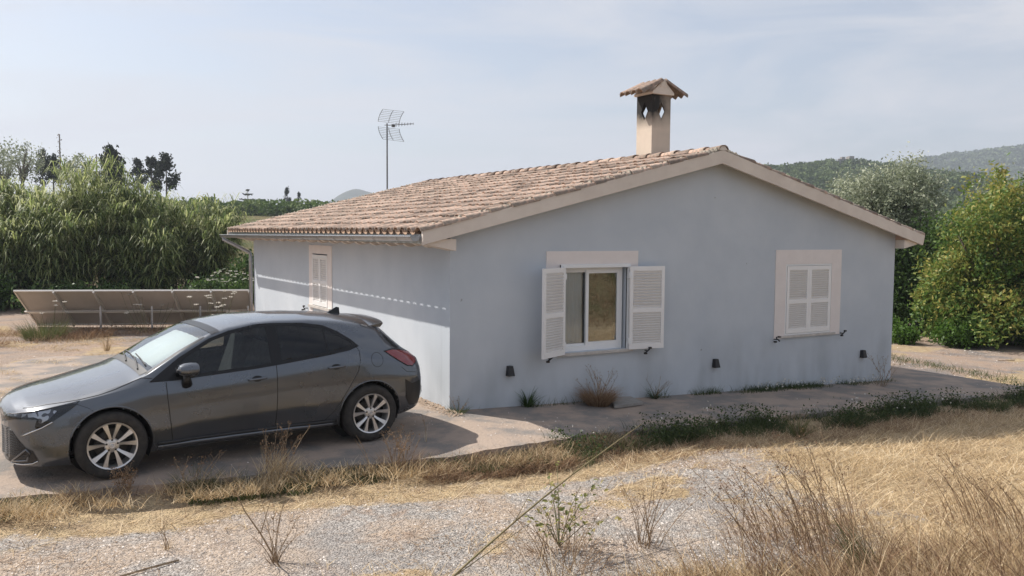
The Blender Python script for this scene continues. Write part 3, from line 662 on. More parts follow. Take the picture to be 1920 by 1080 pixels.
cpos = rwv+fwv*3.595-ltv*.885; cpos.z = -.052
car = empty('parked_car', cpos, CYAW, label='grey five-door hatchback parked on the concrete pad beside the house', cat='car')
def crv(pts, sm=.05):
    xs = np.array([p[0] for p in pts]); ys = np.array([p[1] for p in pts]); g = np.linspace(-.3, 4.7, 1001)
    v = np.interp(g, xs, ys); v[g < xs[0]] = ys[0]; raw = v.copy(); k = max(1, int(sm/.005)); ker = np.hanning(2*k+1); ker /= ker.sum()
    v2 = np.convolve(np.pad(v, k, 'edge'), ker, 'valid'); q_ = np.clip((g-.13)/.25, 0, 1); v2 = raw*(1-q_)+v2*q_; return lambda s: float(np.interp(s, g, v2))
fT = crv([(.118, .640), (.15, .672), (.2, .705), (.3, .745), (.5, .79), (.9, .865), (1.15, .925), (1.27, .965), (1.6, 1.15), (1.9, 1.295), (2.1, 1.352), (2.35, 1.395), (2.65, 1.41), (3.0, 1.405), (3.4, 1.382), (3.7, 1.345), (3.86, 1.315), (3.93, 1.25), (4.1, 1.06), (4.18, .99), (4.26, .95), (4.32, .86), (4.35, .72), (4.37, .6)], .045)
fZR = crv([(.118, .61), (.15, .64), (.2, .665), (.3, .70), (.45, .732), (.6, .758), (.9, .825), (1.15, .885), (1.3, .945), (1.6, 1.125), (1.9, 1.27), (2.1, 1.325), (2.38, 1.362), (2.6, 1.37), (3.0, 1.36), (3.3, 1.33), (3.6, 1.28), (3.8, 1.23), (3.93, 1.13), (4.1, .99), (4.2, .93), (4.3, .84), (4.37, .56)], .05)
fWR = crv([(.118, .10), (.13,.24), (.155,.34), (.18, .40), (.215,.47), (.3, .58), (.4,.645), (.6, .71), (.9, .755), (1.15, .77), (1.3, .765), (1.6, .715), (1.9, .665), (2.1, .64), (2.4, .62), (3.0, .605), (3.6, .585), (3.8, .575), (3.95, .60), (4.1, .63), (4.2, .63), (4.3, .59), (4.37, .5)], .06)
fZB = crv([(.118, .585), (.15, .61), (.2, .635), (.3, .675), (.45,.708), (.6, .735), (.9, .79), (1.15, .835), (1.3, .865), (1.5, .86), (2.33, .905), (2.6, .935), (3.1, .985), (3.44, 1.02), (3.8, 1.0), (4.05, .95), (4.25, .88), (4.33, .8), (4.37, .54)], .06)
fWB = crv([(.118, .16), (.13,.31), (.155,.42), (.18, .485), (.215,.56), (.3, .675), (.387,.74), (.6, .805), (.9, .84), (1.3, .835), (2, .838), (3, .838), (3.5, .825), (3.8, .80), (4.0, .775), (4.2, .725), (4.3, .66), (4.37, .52)], .08)
fW = crv([(.118, .2), (.13, .34), (.155,.45), (.18, .515), (.215,.59), (.3, .71), (.387, .78), (.48, .835), (.6, .87), (.95, .892), (1.3, .882), (2.2, .875), (3.2, .88), (3.6, .895), (3.95, .885), (4.1, .86), (4.2, .82), (4.3, .75), (4.37, .6)], .08)
fB = crv([(.118, .23), (.14, .19), (.2, .168), (.6, .17), (1, .19), (3.3, .22), (4.0, .25), (4.25, .30), (4.37, .38)], .08)
NS = [4, 40, 22, 22]
def ring(s):
    zb, W, WB, ZB, WR, ZR, T = fB(s), fW(s), fWB(s), fZB(s), fWR(s), fZR(s), fT(s)
    out = [(W*.86*k/NS[0], zb) for k in range(NS[0])]
    hz_ = np.array([0, .12, .35, .62, .85, 1.0]); a = ZB-zb
    wv = np.array([W*.90, W-.035, W-.004, W-.002, W-(W-WB)*.35, WB]); 
    if 1.45 < s < 3.05:
        q = float(sstep(1.45, 1.75, s)*(1-sstep(2.7, 3.05, s))); wv[1] -= .03*q; wv[2] -= .012*q; wv[0] -= .0*q
    gq = np.linspace(0, 1, 81); wi = np.interp(gq, hz_, wv); ker = np.hanning(13); ker /= ker.sum(); wi = np.convolve(np.pad(wi, 6, 'reflect', reflect_type='odd'), ker, 'valid')
    for k in range(NS[1]):
        t_ = k/NS[1]; out.append((float(np.interp(t_, gq, wi)), zb+a*t_))
    for k in range(NS[2]):
        t_ = k/NS[2]; out.append((WB+(WR-WB)*t_+.018*math.sin(math.pi*t_)*min(1, (ZR-ZB)/.3), ZB+(ZR-ZB)*t_))
    for k in range(NS[3]+1):
        t_ = k/NS[3]; w_ = WR*(1-t_); r = w_/WR if WR else 0
        out.append((w_, ZR+(T-ZR)*(1-r**2.4)))
    # soften the rail
    o = np.array(out); a0 = NS[0]+NS[1]+NS[2]
    for _ in range(3):
        o2 = o.copy(); 
        for k in range(a0-3, a0+4): o2[k] = (o[k-1]+2*o[k]+o[k+1])/4
        o = o2
    for _ in range(2):
        a1 = NS[0]+NS[1]; o2 = o.copy()
        for k in range(a1-2, a1+3): o2[k] = (o[k-1]+2*o[k]+o[k+1])/4
        o = o2
    return o
st = np.unique(np.concatenate([np.linspace(.118, .20, 26), np.linspace(.20, 4.25, 330), np.linspace(4.25, 4.37, 14)]))
RG = np.array([ring(s) for s in st]); nR = RG.shape[1]; nS = len(st); a0, a1, a2 = NS[0], NS[0]+NS[1], NS[0]+NS[1]+NS[2]
def surfW(s, z):
    k = min(max(int(np.searchsorted(st, s)), 1), nS-1); t_ = (s-st[k-1])/(st[k]-st[k-1]); r = RG[k-1]*(1-t_)+RG[k]*t_
    seg = r[a0:a2+8]; return float(np.interp(z, seg[:, 1], seg[:, 0]))
def topZ(s, w_):
    k = min(max(int(np.searchsorted(st, s)), 1), nS-1); t_ = (s-st[k-1])/(st[k]-st[k-1]); r = RG[k-1]*(1-t_)+RG[k]*t_
    seg = r[a2-4:][::-1]; return float(np.interp(abs(w_), seg[:, 0], seg[:, 1]))
def inpoly(P, x, y):
    c = False; n = len(P)
    for i in range(n):
        x1, y1 = P[i]; x2, y2 = P[i-1]
        if (y1 > y) != (y2 > y) and x < (x2-x1)*(y-y1)/(y2-y1)+x1: c = not c
    return c
def smoothpoly(P, keep=(), it=2):
    for _ in range(it):
        Q = []
        for i in range(len(P)):
            a, b = P[i], P[(i+1) % len(P)]; Q += [(a[0]*.75+b[0]*.25, a[1]*.75+b[1]*.25), (a[0]*.25+b[0]*.75, a[1]*.25+b[1]*.75)]
        P = Q
    return P
def offset(P, d):
    A_ = sum(P[i-1][0]*P[i][1]-P[i][0]*P[i-1][1] for i in range(len(P))); sg = 1 if A_ > 0 else -1; Q = []
    n = len(P)
    for i in range(n):
        p, q, r = Vector(P[i-1]), Vector(P[i]), Vector(P[(i+1) % n]); e1 = (q-p).normalized(); e2 = (r-q).normalized()
        n1 = Vector((e1.y, -e1.x))*sg; n2 = Vector((e2.y, -e2.x))*sg; m_ = (n1+n2); m_ = m_.normalized() if m_.length > 1e-6 else n1
        Q.append(tuple(q+m_*d/max(.5, m_.dot(n1))))
    return Q
DLO = [(1.33, .885), (1.50, .888), (2.33, .935), (2.55, .955), (3.10, 1.012), (3.36, 1.048), (3.45, 1.075), (3.40, 1.125), (3.27, 1.215), (3.12, 1.285), (2.9, 1.322), (2.56, 1.338), (2.38, 1.332), (2.1, 1.285), (1.90, 1.222), (1.6, 1.065)]
DLO_OUT = offset(DLO, .018)
gF = [(1.545, .905), (2.33, .95), (2.485, .962), (2.485, 1.322), (2.38, 1.318), (2.1, 1.27), (1.92, 1.215), (1.66, 1.08), (1.545, .995)]
gQ = [(1.39, .902), (1.515, .905), (1.515, .985)]
gR = [(2.60, .975), (3.10, 1.03), (3.10, 1.272), (2.9, 1.308), (2.60, 1.322)]
gR2 = [(3.125, 1.033), (3.34, 1.062), (3.41, 1.085), (3.37, 1.13), (3.25, 1.20), (3.125, 1.262)]
FD = [(1.45, .875), (1.455, .70), (1.48, .45), (1.50, .30), (2.53, .31), (2.54, .955), (2.33, .93), (1.5, .88)]
RD = [(2.545, .955), (2.535, .31), (3.07, .31), (3.16, .38), (3.24, .49), (3.36, .67), (3.44, .80), (3.475, .92), (3.47, 1.03), (3.44, 1.04), (3.1, 1.0)]
AX = [(.955, .317), (3.595, .317)]; RA = .362
V0 = []; idx = {}
P3 = np.zeros((nS, nR, 3)); 
for i in range(nS): P3[i, :, 0] = st[i]; P3[i, :, 1] = RG[i, :, 0]; P3[i, :, 2] = RG[i, :, 1]
# nose and tail curve round in plan: move centre forward
for i in range(nS):
    s = st[i]
    q = float(1-sstep(0, .75, s))
    P3[i, :, 0] += .10*q*(np.clip(P3[i, :, 1]/.8, 0, 1)**2)*0
SIDE = -1
faces = {k: [] for k in ('body', 'bonnet', 'front_door', 'rear_door', 'windscreen', 'rear_window', 'front_door2', 'rear_door2', 'tailgate')}
arch = []
P3s = P3.copy()
for i in range(nS):
    for j in range(0, a1+6):
        for (sx_, sz_) in AX:
            d = math.hypot(P3[i, j, 0]-sx_, P3[i, j, 2]-sz_)
            if d < RA and d > RA-.02 and j >= a0-1: k = RA/d; P3s[i, j, 0] = sx_+(P3[i, j, 0]-sx_)*k; P3s[i, j, 2] = sz_+(P3[i, j, 2]-sz_)*k
for i in range(nS-1):
    s = (st[i]+st[i+1])/2
    for j in range(nR-1):
        c = (P3[i, j]+P3[i+1, j]+P3[i, j+1]+P3[i+1, j+1])/4
        if any(math.hypot(c[0]-q[0], c[2]-q[1]) < RA-.012 for q in AX) and c[1] > .5: continue
        if a0 <= j < a2+4 and inpoly(DLO, c[0], c[2]) and c[1] > .5 and j >= a1-6: continue
        part = 'body'
        if j >= a2+1 and .21 < s < 1.24: part = 'bonnet'
        elif j >= a2+2 and 1.30 < s < 1.99: part = 'windscreen'
        elif j >= a2+2 and 3.92 < s < 4.135: part = 'rear_window'
        elif j >= a2-2 and s > 3.80 or (s > 4.14 and c[2] > .62 and j > a1+2): part = 'tailgate'
        elif j < a1+4 and inpoly(FD, c[0], c[2]): part = 'front_door'
        elif j < a1+4 and inpoly(RD, c[0], c[2]): part = 'rear_door'
        faces[part].append((i, j))
def grid_part(name, cells, mt, sides=(-1, 1), parent=None, off=0):
    vm = {}; vs = []; fs = []
    def vid(i, j, sd):
        if j == nR-1 or j == 0: sd = 1 if (P3s[i, j, 1] < 1e-6) else sd
        k = (i, j, sd)
        if k not in vm: vm[k] = len(vs); p = P3s[i, j]; vs.append((p[0], sd*p[1], p[2]))
        return vm[k]
    for i, j in cells:
        for sd in sides:
            q = [vid(i, j, sd), vid(i+1, j, sd), vid(i+1, j+1, sd), vid(i, j+1, sd)]
            fs.append(tuple(q) if sd == -1 else tuple(q[::-1]))
    if name == 'body':
        for i, rev in ((0, 0), (nS-1, 1)):
            lp = [vid(i, j, -1) for j in range(nR)]+[vid(i, j, 1) for j in range(nR-2, -1, -1)]
            lp = list(dict.fromkeys(lp)); fs.append(tuple(lp) if rev else tuple(lp[::-1]))
    b = B(); b.add(vs, fs); o = b.build(name, mt, parent or car, True); return o
body = grid_part('body', faces['body'], M['paint']); body.data.set_sharp_from_angle(angle=R_(48))
bonnet = grid_part('bonnet', faces['bonnet'], M['paint']); tg = grid_part('tailgate', faces['tailgate'], M['paint'])
doors = {}
for nm, c in (('front_door', 'front_door'), ('rear_door', 'rear_door')):
    for sd in (-1, 1): doors[(nm, sd)] = grid_part(nm, faces[c], M['paint'], (sd,))
grid_part('windscreen', faces['windscreen'], M['wglass']); grid_part('rear_window', faces['rear_window'], M['pglass'])
def on(s, z, sd=-1, off=.002): return Vector((s, sd*(surfW(s, z)+off), z))
def patch(name, P, off, mt, parent=car, sd=-1, hole=None, res=.02, smooth=True):
    P = [tuple(p) for p in P]
    def dens(Q):
        o = []
        for i in range(len(Q)):
            a, b = Vector(Q[i]), Vector(Q[(i+1) % len(Q)]); n = max(1, int((b-a).length/res))
            o += [a.lerp(b, k/n) for k in range(n)]
        return o
    vs = dens(P); ed = [(i, (i+1) % len(vs)) for i in range(len(vs))]
    if hole:
        for H in hole:
            h = dens(H); k = len(vs); vs += h; ed += [(k+i, k+(i+1) % len(h)) for i in range(len(h))]
    xs = [p[0] for p in P]; zs = [p[1] for p in P]
    gx_ = np.arange(min(xs)+res/2, max(xs), res); gz_ = np.arange(min(zs)+res/2, max(zs), res)
    for x in gx_:
        for z in gz_:
            if inpoly(P, x, z) and not (hole and any(inpoly(H, x, z) for H in hole)): vs.append(Vector((x, z)))
    r = delaunay_2d_cdt(vs, ed, [], 0, 1e-5); V2, F2 = r[0], r[2]; fs = []
    for f in F2:
        cx = sum(V2[i][0] for i in f)/len(f); cz = sum(V2[i][1] for i in f)/len(f)
        if inpoly(P, cx, cz) and not (hole and any(inpoly(H, cx, cz) for H in hole)): fs.append(tuple(f) if sd == -1 else tuple(f)[::-1])
    b = B(); b.add([on(p[0], p[1], sd, off) for p in V2], fs); return b.build(name, mt, parent, smooth)
def seam(P, parent, r=.0035, mt='plastic', sd=-1, closed=False, off=-.001):
    pts = []
    for a, c in zip(P[:-1], P[1:]):
        n = max(1, int(math.hypot(c[0]-a[0], c[1]-a[1])/.03)); pts += [on(a[0]+(c[0]-a[0])*k/n, a[1]+(c[1]-a[1])*k/n, sd, off) for k in range(n)]
    pts.append(on(P[-1][0], P[-1][1], sd, off)); b = B(); b.tube(pts, r, 5); return b.build('seam', M[mt], parent, True)
for sd in (-1, 1):
    patch('window_trim', DLO_OUT, .004, M['gloss'], sd=sd, hole=[gF, gR, gR2])
    patch('side_window', gF, .002, M['cglass'], sd=sd); patch('side_window', gR, .002, M['pglass'], sd=sd); patch('side_window', gR2, .002, M['pglass'], sd=sd)
    fd, rd = doors[('front_door', sd)], doors[('rear_door', sd)]
    seam([(1.448, .86), (1.453, .72), (1.475, .48), (1.50, .285)], fd, sd=sd, r=.0045); seam([(1.50, .285), (2.53, .295), (3.07, .30), ], fd, sd=sd, r=.004)
    seam([(2.54, .95), (2.535, .6), (2.53, .295)], rd, sd=sd, r=.0045); seam([(3.07, .30), (3.16, .38), (3.24, .49), (3.36, .67), (3.44, .80), (3.475, .92), (3.475, 1.02), (3.45, 1.06)], rd, sd=sd, r=.0045)
    seam([(.27, .69), (.44, .726), (.70, .763), (.86, .793), (1.0, .83), (1.13, .875), (1.24, .915), (1.33, .905)], bonnet, sd=sd, r=.005)
    seam([(.66, .735), (.76, .69), (.80, .66)], body, sd=sd, r=.003)
    seam([(3.85, 1.19), (3.93, 1.05), (3.98, .97)], tg, sd=sd, r=.004); seam([(3.98, .80), (4.05, .74), (4.2, .72)], tg, sd=sd, r=.003)
    # door handles
    for s, z, d in ((2.33, .815, fd), (3.19, .865, rd)):
        y = surfW(s, z); b = B()
        b.tube([(s-.095, sd*(y-.002), z-.005), (s-.08, sd*(y+.022), z-.003), (s+.04, sd*(y+.028), z+.004), (s+.09, sd*(y+.02), z+.007), (s+.10, sd*(y-.002), z+.006)], [.008, .013, .014, .013, .008], 10)
        b.build('door_handle', M['paint'], d, True)
        q = [(s+.055*math.cos(2*math.pi*k/20), z+.003+.030*math.sin(2*math.pi*k/20)) for k in range(20)]; patch('handle_recess', q, .0015, M['gloss'], d, sd=sd)
    # sill, front corner intake, grille, lamps
    b = B(); pts = [on(s, .245, sd, .004) for s in np.linspace(1.36, 3.20, 24)]
    b.tube(pts, .026, 8); b.tube([on(s, .275, sd, .0) for s in np.linspace(1.36, 3.2, 24)], .022, 6, m=1)
    b.build('side_skirt', [M['paint'], M['plastic']], car, True)
    GR = [(.1195, .505), (.153, .513), (.189, .471), (.243, .376), (.29, .31), (.24, .22), (.176, .20), (.1195, .24)]
    patch('grille', GR, .003, M['plastic'], sd=sd)
    b = B()
    for z in np.arange(.26, .52, .022):
        xs = [s for s in np.arange(.121, .29, .006) if inpoly(GR, s, z)]
        if len(xs) > 1: b.tube([on(s, z+.004*(k % 2), sd, .005) for k, s in enumerate(xs)], .0035, 4)
    b.build('grille_mesh', M['gloss'], car)
    patch('fog_lamp_bezel', [(.204, .43), (.271, .344), (.316, .323), (.356, .237), (.348, .205), (.182, .175), (.145, .20), (.176, .234), (.225, .29), (.215, .33)], .005, M['plastic'], sd=sd)
    seam([(.17, .182), (.21, .178), (.255, .182), (.322, .198), (.357, .225)], body, .007, 'chrome', sd=sd, off=.006)
    seam([(.172, .195), (.216, .261), (.271, .333), (.30, .30), (.285, .255), (.28, .225), (.18, .20)], body, .010, 'paint', sd=sd, off=.006)
    HL = [(.1195, .60), (.15, .62), (.20, .642), (.28, .665), (.36, .685), (.45, .703), (.56, .727), (.66, .75), (.70, .755), (.66, .72), (.62, .69), (.528, .63), (.463, .584), (.346, .522), (.338, .547), (.353, .607), (.248, .607), (.18, .59), (.14, .56), (.1195, .53)]
    patch('headlight', HL, .004, M['gloss'], sd=sd)
    patch('headlight_reflector', [(.181, .632), (.26, .652), (.35, .675), (.475, .70), (.51, .682), (.455, .622), (.382, .575), (.365, .586), (.37, .618), (.332, .632), (.25, .622), (.181, .603)], .006, M['lampin'], sd=sd)
    patch('headlight_lens', HL, .009, M['lampglass'], sd=sd)
    seam([(.16, .63), (.25, .662), (.36, .69), (.5, .72), (.70, .76)], body, .005, 'chrome', sd=sd, off=.008)
    seam([(.236, .449), (.311, .497), (.39, .537), (.472, .589)], body, .007, 'chrome', sd=sd, off=.006)
    TL = [(3.80, .985), (3.90, .995), (4.06, .97), (4.16, .94), (4.22, .90), (4.22, .84), (4.14, .80), (4.06, .815), (3.96, .875)]
    patch('tail_light', TL, .006, M['red'], sd=sd)
    patch('tail_light_trim', offset(TL, .012), .003, M['gloss'], sd=sd, hole=[TL])
    patch('rear_side_window_trim', [(3.86, 1.17), (3.93, 1.10), (4.02, 1.01), (4.0, .995), (3.93, 1.03), (3.86, 1.12)], .003, M['gloss'], sd=sd)
    patch('bumper_vent', [(4.02, .66), (4.12, .60), (4.26, .62), (4.30, .50), (4.26, .33), (4.08, .36), (4.03, .45)], .002, M['plastic'], sd=sd)
    # mirror
    b = B(); y = sd*.955
    bmv = []
    prof = [(-.0, .000), (.02, .045), (.06, .062), (.12, .068), (.175, .064), (.19, .055)]
    for s_, r in prof: bmv.append([(1.60-.075+s_, y+sd*.055*math.cos(2*math.pi*k/16)*(r/.068)*1.9*.9, .985+r*math.sin(2*math.pi*k/16)*1.0) for k in range(16)])
    v = [p for q in bmv for p in q]; f = [(i*16+k, i*16+(k+1) % 16, (i+1)*16+(k+1) % 16, (i+1)*16+k) for i in range(len(prof)-1) for k in range(16)]+[tuple(range(16))]
    b.add(v, f); b.add(bmv[-1], [tuple(range(16))], 2)
    mi = b.build('door_mirror', [M['paint'], M['plastic'], M['chrome']], car, True); mi.data.set_sharp_from_angle(angle=R_(40))
    b = B(); b.tube([(1.60-.05, y-sd*.1, .965), (1.62, y, .94), (1.70, y+sd*.075, .95)], [.02, .026, .012], 8); b.tube([(1.64, sd*(surfW(1.62, .82)-.005), .82), (1.625, y-sd*.045, .93)], [.052, .03], 8); b.build('mirror_base', M['plastic'], mi, True)
# underside and wheel wells
b = B(); b.box(.25, 4.15, -.55, .55, .20, .24); b.box(1.36, 3.18, -.80, .80, .21, .25); b.build('underbody', M['plastic'], car)
for sx_, sz_ in AX:
    for sd in (-1, 1):
        b = B(); v = []; f = []; n_a = 24
        for k in range(n_a+1):
            t_ = -.45+(math.pi+.9)*k/n_a
            for y in (.50, .885): 
                x, z = sx_+(RA-.001)*math.cos(t_), sz_+(RA-.001)*math.sin(t_)
                yy = y if y < .8 else min(.885, surfW(x, max(z, .24))-.004); v.append((x, sd*yy, z))
        f = [(2*k, 2*k+2, 2*k+3, 2*k+1) for k in range(n_a)]; b.add(v, f)
        b.add([(sx_+(RA)*math.cos(2*math.pi*k/24), sd*.50, sz_+RA*math.sin(2*math.pi*k/24)) for k in range(24)], [tuple(range(24))]); b.build('wheel_well', M['dark'], car)
        b = B(); b.tube([Vector((sx_+(RA+.004)*math.cos(t_), sd*(surfW(sx_+RA*math.cos(t_), max(.2, sz_+RA*math.sin(t_)))+.000), sz_+(RA+.004)*math.sin(t_))) for t_ in np.linspace(-.30, math.pi+.30, 40)], .0085, 6); b.build('arch_lip', M['paint'], car, True)
# wheels
def wheel(sx_, sd):
    e = bpy.data.objects.new('wheel', None); C.objects.link(e); e.parent = car; e.location = (sx_, sd*.888, .317); e.rotation_euler = (0, 0, 0 if sd == -1 else math.pi)
    if (sx_, sd) in (()): pass
    b = B(); b.lathe([(.218, .012), (.232, -.004), (.262, -.010), (.290, -.004), (.306, .010), (.315, .035), (.317, .07), (.317, .15), (.315, .175), (.305, .197), (.26, .21), (.218, .20)], 56, 'y')
    for k in range(0, 56, 1):
        pass
    b.build('tyre', M['rubber'], e, True)
    b = B()
    for k in range(5):
        for q in (-1, 1):
            th = 2*math.pi*k/5+math.pi/2
            pr = [(.050, q*.20, .010, .028), (.10, q*.235, .012, .022), (.16, q*.285, .0175, .014), (.212, q*.305, .0245, .008)]
            L1 = []
            for r, da, hw, y in pr:
                for s_, dy in ((-1, 0), (1, 0), (1, .03), (-1, .03)):
                    a_ = th+da; x = r*math.cos(a_)-s_*hw*math.sin(a_); z = r*math.sin(a_)+s_*hw*math.cos(a_); L1.append((x, y+dy+(0.006 if s_*q > 0 and dy == 0 else 0), z))
            f = [(4*i+j, 4*i+(j+1) % 4, 4*i+4+(j+1) % 4, 4*i+4+j) for i in range(3) for j in range(4)]; b.add(L1, f)
    b.lathe([(.001, .018), (.028, .018), (.032, .024), (.06, .030), (.068, .04), (.06, .07), (.001, .07)], 24, 'y')
    b.lathe([(.204, .016), (.207, .004), (.220, -.001), (.222, .008), (.214, .018), (.200, .05), (.195, .18), (.218, .19)], 56, 'y')
    b.build('rim', M['alloy'], e, angle=35)
    b = B()
    for k in range(5):
        th = 2*math.pi*(k)/5+math.pi/2; b.lathe([(.001, .024), (.009, .024), (.011, .034)], 8, 'y'); k0 = len(b.v)-24
        b.v[k0:] = [(p[0]+.050*math.cos(th), p[1], p[2]+.050*math.sin(th)) for p in b.v[k0:]]
    b.build('wheel_nut', M['plastic'], e)
    b = B()      # oval emblem on the hub
    for (rx, rz, cz) in ((.021, .0145, 0), (.0065, .013, 0), (.013, .005, .006)):
        pts = [(rx*math.cos(2*math.pi*k/20), .0165, cz+rz*math.sin(2*math.pi*k/20)) for k in range(21)]; b.tube(pts, .0017, 4)
    b.build('emblem', M['chrome'], e)
    b = B(); b.lathe([(.001, .075), (.14, .075), (.145, .085), (.145, .095), (.001, .095)], 32, 'y'); b.lathe([(.001, .12), (.2, .12)], 32, 'y', m=1); b.build('brake_disc', [M['alloydark'], M['dark']], e, True)
    b = B(); b.box(-.06, .06, .055, .10, .07, .15); b.build('brake_caliper', M['alloydark'], e)
    return e
for sx_, _ in AX:
    for sd in (-1, 1): wheel(sx_, sd)
# spoiler, fin, wipers, fuel flap, exhaust side
b = B(); v = []; f = []; m_ = 24
for k in range(m_+1):
    w_ = -.56+1.12*k/m_; e = abs(w_/.56)**4
    v += [(3.70, w_, topZ(3.70, w_)-.006), (3.74, w_, topZ(3.74, w_)+.006), (3.93-.05*e, w_, 1.322-.045*abs(w_/.6)**2), (3.975-.08*e, w_, 1.306-.045*abs(w_/.6)**2), (3.965-.08*e, w_, 1.298-.045*abs(w_/.6)**2), (3.86, w_, 1.27-.045*abs(w_/.6)**2)]
for k in range(m_):
    for q in range(5): f.append((6*k+q, 6*k+6+q, 6*k+7+q, 6*k+q+1))
f += [tuple(range(6)), tuple(range(6*m_, 6*m_+6))[::-1]]; b.add(v, f); sp = b.build('spoiler', M['paint'], car, True); sp.data.set_sharp_from_angle(angle=R_(35))
b = B(); b.add([(3.44, -.018, 1.372), (3.60, -.022, 1.352), (3.60, .022, 1.352), (3.44, .018, 1.372), (3.565, -.004, 1.436), (3.60, -.005, 1.428), (3.60, .005, 1.428), (3.565, .004, 1.436)], [(0, 1, 5, 4), (2, 3, 7, 6), (1, 2, 6, 5), (3, 0, 4, 7), (4, 5, 6, 7)]); b.build('roof_aerial', M['gloss'], car)
wp = []
b = B()
b.add([(s, w_, topZ(s, w_)+.003) for w_ in np.linspace(-.70, .70, 29) for s in (1.235, 1.27, 1.31)], [(3*k+q, 3*k+3+q, 3*k+4+q, 3*k+1+q) for k in range(28) for q in (0, 1)]); b.build('cowl', M['plastic'], car, True)
for y0, y1 in ((-.50, .05), (.05, .58)):
    b = B(); ym = (y0+y1)/2; b.tube([(1.26, y0, topZ(1.26, y0)+.012), (1.30, ym, topZ(1.30, ym)+.02), (1.335, y1, topZ(1.335, y1)+.014)], .008, 5); b.tube([(1.33, y0, topZ(1.33, y0)+.012), (1.35, ym, topZ(1.35, ym)+.012), (1.37, y1+.06, topZ(1.37, y1+.06)+.012)], .007, 5); b.build('wiper', M['plastic'], car)
q = [(3.68+.072*math.cos(2*math.pi*k/28), .905+.078*math.sin(2*math.pi*k/28)) for k in range(29)]; seam(q, body, .003)
b = B(); b.tube([(4.10, -.1, 1.08), (4.14, .0, 1.07), (4.06, .28, 1.14)], .010, 5); b.build('rear_wiper', M['plastic'], car)
# windscreen black surround, sunshade (a thing of its own), cabin
def topband(s0, s1, w0, w1, off, nm, mt, n=24):
    b = B(); v = [(s, sd_*1.0, 0) for s in (0,) for sd_ in ()]
    ss = np.linspace(s0, s1, 6); ws = [np.linspace(w0(s), w1(s), n) for s in ss]; v = [(s, w_, topZ(s, w_)+off) for s, W2 in zip(ss, ws) for w_ in W2]
    f = [(i*n+k, i*n+n+k, i*n+n+k+1, i*n+k+1) for i in range(5) for k in range(n-1)]; b.add(v, f); return b.build(nm, mt, car, True)
topband(1.93, 2.02, lambda s: -fWR(s)+.01, lambda s: fWR(s)-.01, .003, 'windscreen_band', M['gloss'])
for sd in (-1, 1):
    topband(1.28, 1.98, lambda s: sd*(fWR(s)-.012), lambda s: sd*(fWR(s)-.045), .003, 'windscreen_band', M['gloss'], 4)
b = B(); m_ = 32
v = []
for i, s in enumerate(np.linspace(1.37, 1.84, 9)):
    for k in range(m_+1):
        w_ = (-.60+1.2*k/m_)*(1-.12*(s-1.37)/.47); v.append((s+.02, w_, topZ(s, w_)-.035-.012*abs((k*5/m_) % 1-.5)))
b.add(v, [(i*(m_+1)+k, (i+1)*(m_+1)+k, (i+1)*(m_+1)+k+1, i*(m_+1)+k+1) for i in range(8) for k in range(m_)])
ss_ = b.build('sun_shade', M['shade']); ss_.location = cpos; ss_.rotation_euler = (0, 0, CYAW); tag(ss_, 'folded white foil sunshade propped behind the windscreen of the grey car', 'sunshade')
b = B(); b.box(1.3, 4.1, -.74, .74, .28, .32); b.box(1.30, 1.62, -.72, .72, .55, .90); b.box(3.45, 4.05, -.62, .62, .5, .95); b.build('cabin_floor', M['dark'], car)
def seat(x, y, w_=.25):
    b = B(); b.box(x-.25, x+.22, y-w_, y+w_, .48, .62)
    T = Matrix.Translation((x+.24, y, .60)) @ Matrix.Rotation(R_(20), 4, 'Y'); b.box(-.06, .06, -w_, w_, -.05, .56, T=T)
    T2 = Matrix.Translation((x+.24, y, .60)) @ Matrix.Rotation(R_(18), 4, 'Y'); b.box(-.045, .045, -.12, .12, .60, .76, T=T2); b.box(-.01, .01, -.06, .06, .55, .62, T=T2)
    o = b.build('seat', M['seat'], car); md = o.modifiers.new('b', 'BEVEL'); md.width = .035; md.segments = 3
seat(2.15, -.38); seat(2.15, .38); seat(3.0, 0, .62)
b = B(); pts = [Vector((1.72, -.37, .86))+Matrix.Rotation(R_(-24), 3, 'Y') @ Vector((0, .18*math.cos(2*math.pi*k/24), .18*math.sin(2*math.pi*k/24))) for k in range(25)]; b.tube(pts, .014, 6, cap=False); b.tube([(1.6, -.37, .80), (1.72, -.37, .86)], .03, 6); b.build('steering_wheel', M['plastic'], car)
